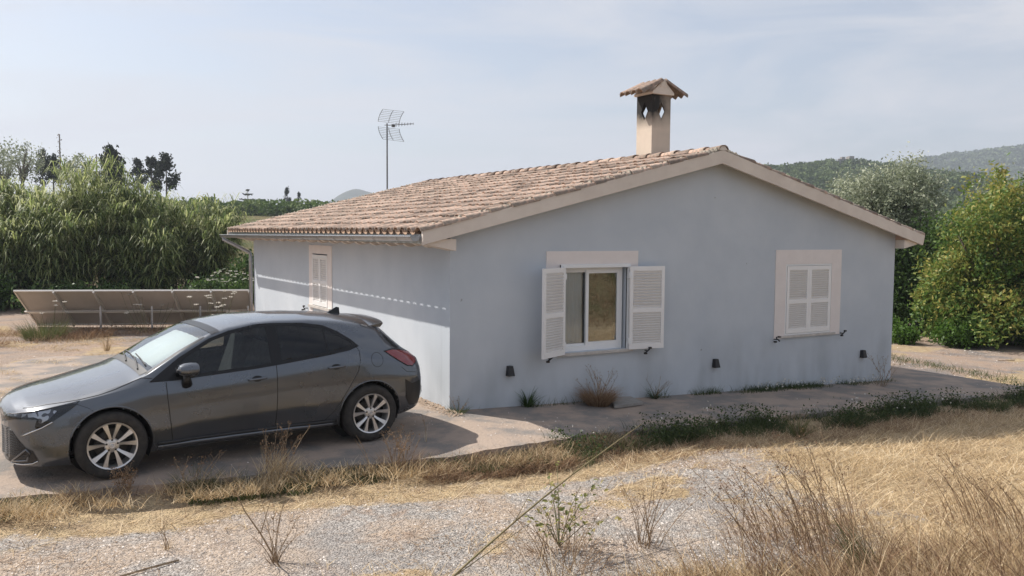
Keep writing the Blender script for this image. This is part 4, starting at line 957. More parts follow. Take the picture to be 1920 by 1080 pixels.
# ------------------------------------------------------------------ solar array behind the yard
M['alu'] = mat('aluminium rail', (.72, .68, .62), rough=.4, metal=.4)
M['panelback'] = mat('panel backsheet', (.55, .50, .45), (.50, .45, .40), scale=3, rough=.7)
M['cells'] = mat('blue cells', (.01, .015, .04), rough=.1, coat=1)
sa = empty('solar_array', (-4.71, 12.80, -.06), math.atan2(11.1-12.8, .15+4.71)-R_(3), label='row of tilted solar panels on metal legs seen from behind across the yard', cat='solar panels')
PW, PT = .865, .95; tl = R_(36)
TT = lambda x, s, h=0: Vector((x, s*math.cos(tl)+h*math.sin(tl), .95-s*math.sin(tl)+h*math.cos(tl)))
for r in range(2):
    for c in range(6):
        b = B(); x0, x1, s0, s1 = c*PW+.008, (c+1)*PW-.008, r*(PT+.012), r*(PT+.012)+PT; s1 = min(s1, 1.58)
        q = [TT(x, s, h) for h in (-.003, .0) for x, s in ((x0+.02, s0+.02), (x1-.02, s0+.02), (x1-.02, s1-.02), (x0+.02, s1-.02))]
        b.add(q, [(3, 2, 1, 0), (0, 1, 5, 4), (1, 2, 6, 5), (2, 3, 7, 6), (3, 0, 4, 7)]); b.add(q[4:], [(0, 1, 2, 3)], 1)
        pn = b.build('panel', [M['panelback'], M['cells']], sa)
        b = B()
        for xa, xb, sa_, sb_ in ((x0, x1, s0, s0+.03), (x0, x1, s1-.03, s1), (x0, x0+.03, s0+.03, s1-.03), (x1-.03, x1, s0+.03, s1-.03)):
            q = [TT(x, s, h) for h in (-.038, .003) for x, s in ((xa, sa_), (xb, sa_), (xb, sb_), (xa, sb_))]; b.add(q, [(3, 2, 1, 0), (4, 5, 6, 7), (0, 1, 5, 4), (1, 2, 6, 5), (2, 3, 7, 6), (3, 0, 4, 7)])
        b.build('panel_frame', M['alu'], pn)
for c in range(1, 7):
    b = B(); b.tube([TT(c*PW, .0, -.06), TT(c*PW, 1.56, -.06)], .027, 4); b.build('rafter', M['alu'], sa)
B().tube([TT(0, .80, -.10), TT(6*PW, .80, -.10)], .022, 4).build('purlin', M['alu'], sa)
B().tube([TT(1.7, 1.45, -.08), TT(6*PW, 1.45, -.08)], .018, 4).build('purlin', M['alu'], sa)
for x in (1.75, 2.9, 4.0, 5.1):
    B().tube([TT(x, .55, -.12)*1.0-Vector((0, 0, TT(x, .55, -.12).z)), TT(x, .55, -.12)], .026, 6).build('leg', M['zinc'], sa)
B().box(4.6, 4.85, .35, .55, .0, .42).build('junction_box', M['cream'], sa)

# ------------------------------------------------------------------ foliage builders (numpy)
def unit(v): return v/np.maximum(np.linalg.norm(v, axis=1, keepdims=True), 1e-9)
def leafquads(P, size, aspect=.35, up=.3, jit=.35):
    n = len(P); size = np.broadcast_to(size, n)*(1+jit*(rng.random(n)-.5)*2)
    d = unit(rng.normal(size=(n, 3))+np.array([0, 0, up])); nrm = unit(np.cross(d, rng.normal(size=(n, 3)))); s = nrm
    L_ = d*size[:, None]; W2 = s*(size*aspect*.5)[:, None]
    V = np.stack([P-L_*.5, P-L_*.05+W2, P+L_*.5, P-L_*.05-W2], 1).reshape(-1, 3); F = np.arange(4*n).reshape(n, 4); return V, F
def clumps(center, rad, k, per, sig, shell=.45, floor=None):
    u = unit(rng.normal(size=(k, 3))); r = rng.random(k)**shell; c = np.array(center)+u*r[:, None]*np.array(rad)
    if floor is not None: c[:, 2] = np.maximum(c[:, 2], floor+.1)
    P = (c[:, None, :]+rng.normal(size=(k, per, 3))*sig*(.6+.8*rng.random((k, 1, 1)))).reshape(-1, 3)
    return c, P
def join(parts):
    V = []; F = []; R = []; k = 0
    for v, f, r in parts: V.append(v); F.append(f+k); R.append(r); k += len(v)
    return np.concatenate(V), np.concatenate(F), np.concatenate(R)
M['bark'] = mat('bark', (.10, .08, .06), (.17, .14, .11), scale=12, rough=1, bump=.8, bscale=20, bdist=.03)
M['olive'] = leafmat('olive leaves', [(.07, .09, .045), (.18, .21, .13), (.36, .39, .27), (.58, .60, .47)], .3)
M['yellowgreen'] = leafmat('yellowing broad leaves', [(.03, .07, .015), (.07, .15, .03), (.15, .23, .05), (.31, .31, .075), (.50, .40, .13)], .4)
M['green'] = leafmat('green leaves', [(.018, .045, .012), (.045, .09, .022), (.09, .155, .04), (.16, .23, .07)], .35)
M['brightgreen'] = leafmat('bright green leaves', [(.04, .09, .015), (.08, .16, .025), (.14, .24, .04)], .45)
M['darkgreen'] = leafmat('dark conifer green', [(.010, .018, .010), (.022, .034, .016), (.04, .055, .025)], .1, .8)
M['cane'] = leafmat('cane leaves', [(.035, .065, .025), (.12, .17, .06), (.28, .33, .12), (.45, .48, .22), (.62, .62, .40)], .5)
M['wood'] = leafmat('woodland', [(.03, .055, .022), (.065, .10, .035), (.12, .165, .06), (.20, .24, .10)], .25, .8)
M['straw'] = leafmat('dry straw', [(.22, .14, .08), (.46, .34, .19), (.69, .53, .32), (.86, .74, .53)], .3, .7)
M['brown'] = leafmat('dead brown stems', [(.06, .035, .022), (.18, .11, .065), (.34, .22, .13), (.60, .46, .31)], .2, .8)
M['weed'] = leafmat('green weed', [(.03, .05, .018), (.055, .085, .025), (.09, .12, .04), (.16, .15, .06)], .35)
M['flower'] = leafmat('pale flower heads', [(.55, .52, .45), (.78, .76, .70)], .3)
def tree(name, loc, crowns, mt, per=60, sig=.16, k=200, size=.08, aspect=.35, trunk=.12, bias=None, label='', cat='tree', group=None, nb=16, th=None, lean=(0, 0)):
    """crowns: list of (centre offset, radii, weight). trunk + limbs reach into the clumps"""
    root = empty(name, loc, label=label, cat=cat, group=group); parts = []; tips = []
    zc = np.mean([c[0][2] for c in crowns])
    for (c, r, wgt) in crowns:
        cs, P = clumps(c, r, int(k*wgt), per, sig, floor=0); tips.append(cs); v, f = leafquads(P, size, aspect)
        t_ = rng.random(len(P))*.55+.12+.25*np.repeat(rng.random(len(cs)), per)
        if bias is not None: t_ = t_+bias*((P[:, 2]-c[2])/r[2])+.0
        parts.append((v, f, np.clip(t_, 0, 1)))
    V, F, Rn = join(parts); fast('crown', V, F, M[mt], Rn, root)
    tips = np.concatenate(tips); b = B(); h = th or zc*.75; fork = Vector((lean[0]*.5, lean[1]*.5, h*.5))
    b.tube([(0, 0, -.15), tuple(fork*.5), tuple(fork)], [trunk*1.25, trunk, trunk*.85], 8)
    for q in rng.choice(len(tips), min(nb, len(tips)), replace=False):
        p = Vector(tips[q]); mid = fork.lerp(p, .5)+Vector((random.uniform(-.1, .1), random.uniform(-.1, .1), .12*h*.5)); b.tube([tuple(fork), tuple(mid), tuple(p)], [trunk*.55, trunk*.3, trunk*.08], 5)
    b.build('trunk', M['bark'], root, True); return root
gzz = lambda x, y: float(gz(x, y))
def gp(x, y, dz=0): return (x, y, gzz(x, y)+dz)
# right-hand trees
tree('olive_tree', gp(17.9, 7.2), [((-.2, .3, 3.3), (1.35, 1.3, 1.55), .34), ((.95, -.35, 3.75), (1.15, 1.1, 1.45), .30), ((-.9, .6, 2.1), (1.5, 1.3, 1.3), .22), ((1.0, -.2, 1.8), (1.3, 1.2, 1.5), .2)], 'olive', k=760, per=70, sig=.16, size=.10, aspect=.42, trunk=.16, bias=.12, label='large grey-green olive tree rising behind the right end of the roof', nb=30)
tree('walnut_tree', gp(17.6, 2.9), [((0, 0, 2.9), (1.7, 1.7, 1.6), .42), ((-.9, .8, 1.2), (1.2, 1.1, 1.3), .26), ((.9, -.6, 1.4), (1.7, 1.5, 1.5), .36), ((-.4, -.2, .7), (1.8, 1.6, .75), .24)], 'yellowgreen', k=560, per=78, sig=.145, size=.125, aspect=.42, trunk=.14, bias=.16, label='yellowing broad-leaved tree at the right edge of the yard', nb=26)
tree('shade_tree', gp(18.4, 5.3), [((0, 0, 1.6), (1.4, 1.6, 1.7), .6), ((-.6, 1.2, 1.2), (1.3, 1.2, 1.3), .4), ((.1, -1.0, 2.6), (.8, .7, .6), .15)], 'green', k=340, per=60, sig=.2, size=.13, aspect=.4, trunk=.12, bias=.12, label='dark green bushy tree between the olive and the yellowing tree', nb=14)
tree('back_tree', gp(21.5, 4.5), [((0, 0, 2.6), (2.6, 2.2, 1.9), 1)], 'olive', k=200, per=45, sig=.25, size=.14, trunk=.15, label='dusty grey-green tree seen in the gap behind the yellowing tree', nb=14)
for q, (x, y, r, mt_, lb) in enumerate([(15.6, 5.2, .42, 'brightgreen', 'small bright green bush under the olive tree'), (15.9, 3.1, .50, 'brightgreen', 'bright green spreading bush in front of the yellowing tree'), (15.2, 4.2, .28, 'brightgreen', 'low bright green bush between two larger ones at the yard edge'), (17.0, 6.4, .9, 'green', 'dark bush pressed behind the right corner of the house')]):
    tree('bush', gp(x, y), [((0, 0, r*.7), (r*1.2, r*1.2, r*.75), 1)], mt_, k=int(120*r/.4), per=24, sig=.08, size=.10, aspect=.45, trunk=.02, label=lb, cat='bush', nb=8)

# giant canes
def cane_clump(loc, ex, ey, n, hmin, hmax, label, lean=(0, 0), tint=0):
    root = empty('cane_clump', loc, label=label, cat='canes', group='giant canes behind the solar panels')
    n = int(n); nc = 11; ccx = rng.uniform(-ex, ex, nc); ccy = rng.uniform(-ey, ey, nc); ch_ = rng.uniform(.78, 1.06, nc); ci = rng.integers(0, nc, n); bx = ccx[ci]+rng.normal(size=n)*.13; by = ccy[ci]+rng.normal(size=n)*.13; h = rng.uniform(hmin, hmax, n)*ch_[ci]*(.70+.30*np.clip((by/ey+1.1)/1.1, 0, 1))
    h *= (.86+.14*np.sin(bx*2.3+by)); az = rng.uniform(0, 2*np.pi, n); le = rng.uniform(.02, .24, n)*h
    lx = np.cos(az)*le+lean[0]*h/4+bx/ex*.25; ly = np.sin(az)*le+lean[1]*h/4-by*0
    b = B()
    for q in range(0, n, 2):
        b.tube([(bx[q]+lx[q]*t_**2, by[q]+ly[q]*t_**2, h[q]*t_) for t_ in (0, .35, .7, 1)], [.014, .012, .009, .004], 3, cap=False)
    b.build('stem', M['weed2'], root)
    m_ = 46; tl_ = rng.random((n, m_))**.62*.95+.05; tl_[:, :6] = rng.uniform(.9, 1.0, (n, 6))
    P0 = np.stack([bx[:, None]+lx[:, None]*tl_**2, by[:, None]+ly[:, None]*tl_**2, h[:, None]*tl_], -1).reshape(-1, 3); N_ = len(P0)
    a = rng.uniform(0, 2*np.pi, N_); L_ = rng.uniform(.38, .78, N_)*(1-.3*(tl_.ravel() > .95)); out = np.stack([np.cos(a), np.sin(a), np.zeros(N_)], 1); side = np.stack([-np.sin(a), np.cos(a), np.zeros(N_)], 1)
    rise = rng.uniform(.25, 1.1, N_)+.8*(tl_.ravel() > .9); wd = .021*L_/.6
    P1 = P0+out*(L_*.42)[:, None]+np.array([0, 0, 1])*(L_*.42*rise)[:, None]; P2 = P1+out*(L_*.36)[:, None]+np.array([0, 0, 1])*(L_*(.10*rise-.12))[:, None]; P3_ = P2+out*(L_*.22)[:, None]-np.array([0, 0, 1])*(L_*.28)[:, None]
    V = np.stack([P0-side*(wd*.35)[:, None], P0+side*(wd*.35)[:, None], P1-side*(wd)[:, None], P1+side*wd[:, None], P2-side*(wd*.7)[:, None], P2+side*(wd*.7)[:, None], P3_-side*.002, P3_+side*.002], 1).reshape(-1, 3)
    k = np.arange(N_)*8; F = np.concatenate([np.stack([k+2*i, k+1+2*i, k+3+2*i, k+2+2*i], 1) for i in range(3)])
    r = np.clip(rng.random(N_)**1.3*.75+.05+tint+.30*(tl_.ravel()-.5)+.15*np.repeat(rng.random(n)-.5, m_), 0, 1)
    fast('leaf_mass', V, F, M['cane'], np.tile(r, 3), root, kind='stuff')
M['weed2'] = mat('cane stem', (.16, .17, .07), (.10, .08, .05), scale=3, rough=.7)
cane_clump(gp(-5.2, 21.4), 1.5, 1.2, 190, 3.3, 4.15, 'giant cane clump at the left edge of the photo')
cane_clump(gp(-3.1, 20.9), 1.2, 1.3, 190, 3.6, 4.6, 'brightest tall giant cane clump left of centre behind the panels', tint=.05)
cane_clump(gp(-4.2, 20.4), .9, 1.0, 130, 2.8, 3.7, 'lower giant cane clump filling the gap left of the brightest one')
cane_clump(gp(-1.2, 20.2), 1.1, 1.3, 170, 3.2, 4.15, 'giant cane clump behind the middle of the panel row')
cane_clump(gp(.05, 19.4), .95, 1.2, 160, 2.2, 3.45, 'giant cane clump arching to the right beside the house eave', lean=(.55, -.1))
# dark undergrowth and bramble behind the panels
for x, y, rx, rz, mt_, lb in [(-5.9, 19.2, 1.2, .95, 'green', 'dark bramble bush at the far left end of the panels'), (-2.8, 18.3, 1.8, .45, 'green', 'low dark undergrowth behind the left half of the solar panels'), (.6, 16.6, 1.3, .62, 'green', 'shrub with pale flower heads behind the right end of the panels'), (1.9, 17.4, .9, 1.25, 'green', 'tangled green bush beside the downpipe')]:
    tree('bush', gp(x, y), [((0, 0, rz*.6), (rx, 1.0, rz*.75), 1)], mt_, k=170, per=34, sig=.15, size=.12, aspect=.5, trunk=.03, label=lb, cat='bush', nb=10)
def umbels(name, loc, spots, label, group=None, stem='brown', rad=.05):
    root = empty(name, loc, label=label, cat='wild flower' if 'umbel' in label else 'plant', group=group); b = B(); 
    for x, y, z in spots:
        b.tube([(x*.35, y*.35, 0), (x*.8, y*.8, z*.6), (x, y, z)], [.006, .004, .003], 3, cap=False)
        a = rng.uniform(0, 2*np.pi, 26); r = np.sqrt(rng.random(26))*rad; v, f = leafquads(np.stack([x+r*np.cos(a), y+r*np.sin(a), z+rng.normal(size=26)*.005+.01], 1), .028, .8, 0); fast('flower_head', v, f, M['flower'], rng.random(len(f)), root)
    b.build('stem', M['weed2'], root)
sp = lambda n, r, z0, z1: [(random.uniform(-r, r), random.uniform(-r*.4, r*.4), random.uniform(z0, z1)) for _ in range(n)]
umbels('wild_carrot', gp(-1.95, 11.9), sp(12, .6, .45, .95), 'pale umbel flowers standing in front of the second and third panel')
umbels('wild_carrot', gp(-.9, 10.2), sp(18, .50, .50, 1.05), 'dense pale umbel flowers in front of the right half of the panels')
umbels('wild_carrot', gp(.8, 16.0), sp(34, .95, .75, 1.15), 'wide stand of pale umbel flowers above the right end of the panels')
umbels('wild_carrot', gp(-4.0, 12.3), sp(5, .45, .5, .8), 'few pale umbel flowers by the left end of the panels')

# background trees beyond the canes
def far_tree(name, px, py_top, d, w_, h_, mt_, label, k=40, size=.3, crowns=None, per=34, sig=None, group=None, trunk=.2):
    x, y = LAT(px, d); x = float(x); y = float(y); top = CAM.z+(540-6.6*(1.0)-0-py_top+(0))*0
    yh = 429.2+px*.0071; top = CAM.z+(yh-py_top)/1607*d; z0 = max(gzz(x, y), top-h_*2.2); h2 = top-z0
    cr = crowns or [((0, 0, h2-h_/2), (w_/2, w_/2, h_/2), 1)]
    return tree(name, (x, y, gzz(x, y)), [((c[0], c[1], c[2]+z0-gzz(x, y)), r, g) for c, r, g in cr], mt_, k=k, per=per, sig=sig or w_*.07, size=size, aspect=.5, trunk=trunk, label=label, nb=10, th=h2*.8, group=group)
far_tree('feathery_tree', 48, 266, 80, 4.6, 3.6, 'olive', 'open feathery pale tree with bare limbs at the far left above the canes', k=60, size=.24, per=26, sig=.28)
far_tree('feathery_tree', 12, 285, 82, 3.0, 2.8, 'olive', 'smaller pale tree at the left border of the photo', k=40, size=.24, per=24, sig=.25)
def cypress(px, py_top, d, w_, h_, label, k=34):
    x, y = LAT(px, d); yh = 429.2+px*.0071; top = CAM.z+(yh-py_top)/1607*d; g = gzz(x, y); root = empty('cypress_tree', (x, y, g), label=label, cat='tree', group='dark conifers on the rise behind the canes')
    t_ = rng.random(k)*.97; t_[:3] = (.93, .97, .90); zz = (top-g)-h_+t_*h_; rr = w_/2*np.minimum(1, (1.05-t_)*2.0)**.8*rng.random(k)**.5; a = rng.uniform(0, 2*np.pi, k); c = np.stack([rr*np.cos(a), rr*np.sin(a), zz], 1)
    P = (c[:, None, :]+rng.normal(size=(k, 46, 3))*np.array([.13, .13, .20])*w_/1.6).reshape(-1, 3)
    v, f = leafquads(P, .20*max(w_, .8)/1.3, .5, 1.2); fast('crown', v, f, M['darkgreen'], np.clip(rng.random(len(f)), 0, 1), root); B().tube([(0, 0, -.2), (0, 0, top-g-h_*.3)], [.14, .05], 6).build('trunk', M['bark'], root)
cypress(86, 283, 90, 1.4, 4.2, 'narrow dark cypress right of the feathery tree'); cypress(106, 300, 92, 2.2, 2.4, 'short dark cypress in a pair beside the thin flower stalk')
cypress(216, 283, 75, 2.1, 3.4, 'broad dark cypress standing alone above the middle of the canes', 60)
cypress(263, 303, 90, 1.5, 2.8, 'leftmost of three ragged dark conifers above the canes'); cypress(289, 300, 90, 1.7, 3.0, 'middle of three ragged dark conifers above the canes'); cypress(316, 297, 90, 2.2, 3.0, 'rightmost of three ragged dark conifers above the canes'); 
cypress(540, 353, 150, 1.3, 4.6, 'tall thin black cypress on the distant skyline left of the antenna', 60); cypress(562, 361, 152, 1.0, 3.2, 'short thin cypress just right of the tall skyline cypress', 44)
far_tree('round_tree', 152, 290, 70, 3.0, 2.8, 'olive', 'rounded dark tree between two cypresses above the canes', k=60, size=.2, per=30)
# thin flowering stalks of agaves
for px, pt, d, lb in ((119, 254, 60, 'tall thin dry agave stalk rising above the left canes'), (187, 291, 60, 'shorter thin dry agave stalk left of the broad cypress')):
    x, y = LAT(px, d); yh = 429.2+px*.0071; top = CAM.z+(yh-pt)/1607*d; g = gzz(x, y); root = empty('agave_stalk', (x, y, g), label=lb, cat='plant')
    B().tube([(0, 0, 0), (.03, 0, (top-g)*.6), (.0, 0, top-g)], [.08, .06, .03], 5).build('stalk', M['bark'], root)
    v, f = leafquads(np.stack([rng.normal(size=60)*.07, rng.normal(size=60)*.07, (top-g)*(.72+.28*rng.random(60))], 1), .12, .5); fast('seed_head', v, f, M['brown'], rng.random(60)*.5, root)
# norfolk pine with tiers
x, y = LAT(467, 150); top = CAM.z+(432.5-355)/1607*150; g = gzz(x, y); root = empty('norfolk_pine', (x, y, g), label='tiered pine with open horizontal branches on the left skyline', cat='tree')
b = B(); b.tube([(0, 0, 0), (0, 0, top-g)], [.15, .04], 5); b.build('trunk', M['bark'], root); P = []
for q, (dz, r) in enumerate([(.3, .3), (1.0, .9), (1.9, 1.4), (2.9, 1.9), (3.8, 2.2)]):
    for a in np.linspace(0, 6.28, 7)[:-1]: t_ = rng.random(26)**.7; P.append(np.stack([r*t_*math.cos(a+q), r*t_*math.sin(a+q), top-g-dz+rng.normal(size=26)*.05+.1*t_], 1))
v, f = leafquads(np.concatenate(P), .28, .5); fast('crown', v, f, M['darkgreen'], rng.random(len(f)), root)

M['woodnear'] = leafmat('near woodland', [(.03, .06, .018), (.06, .11, .03), (.13, .19, .05), (.24, .29, .10)], .3, .7)
# woodland masses: left ridge and the far hill
def wood(name, pts, rad, h, size, per, mt_='wood', flat=.75):
    n = len(pts); r = rng.uniform(*rad, n); u = unit(rng.normal(size=(n*per, 3))); u[:, 2] = np.abs(u[:, 2])*1.0-.15
    rr = np.repeat(r, per)*(.75+.3*rng.random(n*per)); P = np.repeat(pts, per, 0)+u*rr[:, None]*np.array([1, 1, flat]); P[:, 2] += np.repeat(r*h, per)
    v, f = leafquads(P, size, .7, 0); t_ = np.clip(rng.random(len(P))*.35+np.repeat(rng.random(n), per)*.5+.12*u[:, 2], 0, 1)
    return fast(name, v, f, M[mt_], t_, kind='stuff')
pts = []
while len(pts) < 210:
    px = rng.uniform(395, 760); d = rng.uniform(100, 165); x, y = LAT(px, d); pts.append((x, y, gzz(x, y)-.35-.3*float(sstep(480, 620, px))))
wood('woodland', np.array(pts), (1.2, 2.5), .45, .42, 260, 'woodnear')
pts = []
while len(pts) < 60:
    px = rng.uniform(-60, 420); d = rng.uniform(84, 110); x, y = LAT(px, d); pts.append((x, y, gzz(x, y)))
wood('woodland', np.array(pts), (1.2, 2.2), .3, .45, 130)
pts = []
while len(pts) < 1500:
    px = rng.uniform(1320, 2050); d = rng.uniform(170, 410); x, y = LAT(px, d); z = float(max(hA(x, y), gzz(x, y)))
    if wob(x, y, .03, 1) > -.75: pts.append((x, y, z))
wood('woodland', np.array(pts), (2.0, 4.2), .4, 1.0, 90)
pts = []
while len(pts) < 150:
    px = rng.uniform(1400, 2000); d = rng.uniform(60, 150); x, y = LAT(px, d); pts.append((x, y, gzz(x, y)))
wood('woodland', np.array(pts), (1.6, 3.0), .4, .5, 150)
pts = []
while len(pts) < 3600:
    px = rng.uniform(1650, 2150); d = rng.uniform(850, 1260); x, y = LAT(px, d); z = float(hB(x, y))
    if z > 5 and wob(x, y, .012, 1)+.6*wob(x, y, .05, 2)-.012*max(0, z-85) > -.45: pts.append((x, y, z-1.5))
wood('woodland', np.array(pts), (3.5, 7.5), .25, 4.0, 16)
# ruin on the wooded summit
x, y = LAT(1572, 385); zt = float(hA(x, y)); rn = empty('stone_ruin', (x, y, zt), math.radians(-30), label='small pale stone ruin on top of the wooded hill at the right', cat='ruin')
M['ruin'] = mat('old stone', (.28, .26, .24), (.20, .19, .18), scale=.6, rough=1)
for x0, x1, y0, y1, h in ((-5.5, -2.5, -2, 2, 2.6), (-2.5, 2.2, -1.5, -.7, 3.4), (2.2, 4.4, -2, 2, 4.6), (-.8, .6, -1.4, 1, 4.3), (-8, -5.5, -1, 0, 2.0), (4.4, 6.9, -1.5, -.5, 2.6), (6.9, 8.2, -1.5, 1, 3.3)): B().box(x0, x1, y0, y1, -2, h).build('stone_wall', M['ruin'], rn)

# ------------------------------------------------------------------ grass, weeds, gravel near the camera
def blades(P, h, w_, az, tilt, bend=.5, seg=3):
    """P (n,3) base; h length; az lean direction; tilt from vertical at base; bend adds tilt to the tip"""
    n = len(P); h = np.broadcast_to(h, n); w_ = np.broadcast_to(w_, n); out = np.stack([np.cos(az), np.sin(az), np.zeros(n)], 1); sa_ = rng.uniform(0, 2*np.pi, n); side = np.stack([np.cos(sa_), np.sin(sa_), np.zeros(n)], 1)
    pts = [P]; p = P
    for q in range(seg):
        t_ = np.minimum(tilt+bend*(q+.5)/seg, 1.75); p = p+(out*np.sin(t_)[:, None]+np.array([0, 0, 1])*np.cos(t_)[:, None])*(h/seg)[:, None]; pts.append(p)
    V = []
    for q, p in enumerate(pts): k = 1-.85*(q/seg); V += [p-side*(w_*k/2)[:, None], p+side*(w_*k/2)[:, None]]
    V = np.stack(V, 1).reshape(-1, 3); k = np.arange(n)*(2*(seg+1)); F = np.stack([np.stack([k+2*i, k+1+2*i, k+3+2*i, k+2+2*i], 1) for i in range(seg)], 1).reshape(-1, 4); return V, F
def scatter(n, x0, x1, y0, y1, prob):
    x = rng.uniform(x0, x1, n); y = rng.uniform(y0, y1, n); k = rng.random(n) < prob(x, y); x, y = x[k], y[k]; return np.stack([x, y, gz(x, y)], 1)
def grass(name, P, h, w_, tilt, bend, mt_, base, spread=.5, azc=None, azs=3.14, tuft=True, lab=None):
    n = len(P); az = rng.uniform(-math.pi, math.pi, n) if azc is None else azc+rng.normal(size=n)*azs
    hh = rng.uniform(*h, n)*(.75+.45*np.abs(wob(P[:, 0], P[:, 1], 2.2, 1))); V, F = blades(P, hh, rng.uniform(.7, 1.4, n)*w_, az, rng.uniform(*tilt, n), bend, 3)
    r = np.clip(base+spread*(rng.random(n)-.5)+.12*wob(P[:, 0], P[:, 1], 1.5, 3), 0, 1); return fast(name, V, F, M[mt_], np.repeat(r, 3), kind='stuff')
sm = lambda x, y: straw_mask(x, y)
dd = lambda x, y: edge(x)-y
# dry field at the right, lying and standing straw
P = scatter(190000, -6, 13, -8.2, -2.0, lambda x, y: sm(x, y)*(dd(x, y) > .35)*np.clip((x+.5)*.6, .40, 1)*(.75+.25*wob(x, y, 2.6, 2))); grass('dry_grass', P, (.10, .30), .0065, (1.0, 1.5), .2, 'straw', .5, .9, azc=.3, azs=1.3)
P = scatter(16000, 1, 13, -8.2, -2.6, lambda x, y: sm(x, y)*(wob(x, y, 1.9, 5) > .05)); grass('dry_grass', P, (.10, .28), .006, (.15, .9), .7, 'straw', .55, .9, azc=.3, azs=1.3)
# strip along the edge of the concrete pad
P = scatter(60000, -6.2, 1.2, -3.0, -.9, lambda x, y: (dd(x, y) > -.05+.05*wob(x, y, 5))*(dd(x, y) < .42+.10*wob(x, y, 2)-.03*x)*np.clip(.45+.6*wob(x, y, 2.6, 7)+.45*wob(x, y, 6.5), .04, 1)); P[:, 2] = np.maximum(P[:, 2], -.12); grass('dry_grass', P, (.08, .24), .006, (.2, 1.1), .7, 'straw', .45, .9)
P = scatter(40000, -6.2, 1.2, -2.9, -.9, lambda x, y: (dd(x, y) > -.02)*(dd(x, y) < .40)*(wob(x, y, 1.9, 2) > -.05)); grass('grass', P, (.06, .20), .007, (.1, .9), .7, 'weed', .62)
P = scatter(30000, -1.3, 1.8, -2.9, -1.8, lambda x, y: (dd(x, y) > -.02)*(dd(x, y) < .5)*(np.clip(1-abs(x+.1)/1.9, 0, 1))); grass('tangled_weeds', P, (.10, .27), .006, (.3, 1.2), .9, 'brown', .62)
P = scatter(9000, -1.2, .5, -2.5, -1.9, lambda x, y: (dd(x, y) > .0)*(dd(x, y) < .35)*(wob(x, y, 2.3, 1) > .0)); grass('grass', P, (.08, .2), .009, (.2, 1.1), .8, 'weed', .55)
# weeds in the shade in front of the path: green above, brown at the foot
P = scatter(90000, .3, 13, -3.3, -1.7, lambda x, y: (dd(x, y) > -.10+.16*wob(x, y, 3, 1))*(dd(x, y) < .50+.16*wob(x, y, 2.3))*np.clip(.40+.75*wob(x, y, 2.4, 4)+.35*wob(x, y, 6, 1), 0, 1)); grass('green_weeds', P, (.10, .26), .008, (.0, .9), .7, 'weed', .40)
n = 16000; P = scatter(n*3, .3, 13, -2.8, -1.7, lambda x, y: (dd(x, y) > -.05)*(dd(x, y) < .5)*np.clip(.15+.9*wob(x, y, 2.4, 4)+.3*wob(x, y, 6, 1), 0, 1)); P = P+np.stack([np.zeros(len(P)), np.zeros(len(P)), rng.uniform(.05, .27, len(P))], 1); v, f = leafquads(P, .035, .6); fast('green_weeds', v, f, M['weed'], np.clip(rng.random(len(f))*.6+.1, 0, 1), kind='stuff')
P = scatter(36000, .6, 12, -3.5, -2.0, lambda x, y: (dd(x, y) > .05+.3*np.clip(wob(x, y, 2.4, 4)+.3, 0, 1))*(dd(x, y) < .95)*(.6+.4*wob(x, y, 2))); grass('dead_weeds', P, (.06, .22), .005, (.4, 1.3), .7, 'brown', .55)
P = scatter(1500, .5, 12, -2.6, -1.7, lambda x, y: (dd(x, y) > -.1)*(dd(x, y) < .5)); P[:, 2] += rng.uniform(.2, .34, len(P)); v, f = leafquads(P[:170], .022, .9); fast('small_flowers', v, f, M['flower'], rng.random(len(f)), kind='stuff')
# at the foot of the gable wall
P = scatter(16000, 4.6, 8.8, -.34, -.01, lambda x, y: np.clip(1-np.abs(x-6.4)/2.2, .15, 1)*np.clip(1.1+y/.3, 0, 1)*(.5+.7*wob(x, y, 3))); P[:, 2] += .06; grass('wall_foot_weeds', P, (.04, .16), .007, (.0, 1.0), .6, 'weed', .42)
P = scatter(2600, 0.05, 4.6, -.16, -.01, lambda x, y: np.clip(wob(x, y, 3.5, 1)+.15, 0, 1)); P[:, 2] += .06; grass('wall_foot_weeds', P, (.05, .2), .006, (.0, .8), .6, 'weed', .4)
P = scatter(900, 5.2, 8.4, -.36, -.02, lambda x, y: 1+0*x)[:110]; P[:, 2] += rng.uniform(.13, .22, len(P)); v, f = leafquads(P, .03, .9); fast('small_flowers', v, f, M['flower'], rng.random(len(f)), kind='stuff')
# yard: straw litter, left side and strip at the right
P = scatter(90000, -8, 1, 2.0, 14.5, lambda x, y: np.clip(sstep(.05, .6, wob(x, y, .9, 5)+.45*wob(x, y, 3, 3)), 0, 1)*(y > 2.2)); P[:, 2] += .09*(P[:, 1] < 7.8); grass('straw_litter', P, (.05, .16), .008, (1.0, 1.5), .2, 'straw', .42)
P = scatter(14000, -7, .6, 10.6, 13.2, lambda x, y: np.clip(.2+wob(x, y, 1.6, 2), 0, 1)); grass('dry_grass', P, (.08, .30), .008, (.1, .9), .7, 'brown', .7)
P = scatter(16000, 10.2, 16, -2.2, 3.6, lambda x, y: np.exp(-((x-10.95-.55*(y))**2*0+((x-11.5-.25*y)/.35)**2)/1.0)*.9); grass('grass', P, (.05, .18), .009, (.1, 1.0), .7, 'weed', .7)
P = scatter(9000, 11, 18, -1, 8, lambda x, y: np.clip(wob(x, y, 1.2, 7)-.2, 0, 1)); grass('straw_litter', P, (.06, .16), .009, (.8, 1.5), .3, 'brown', .65)
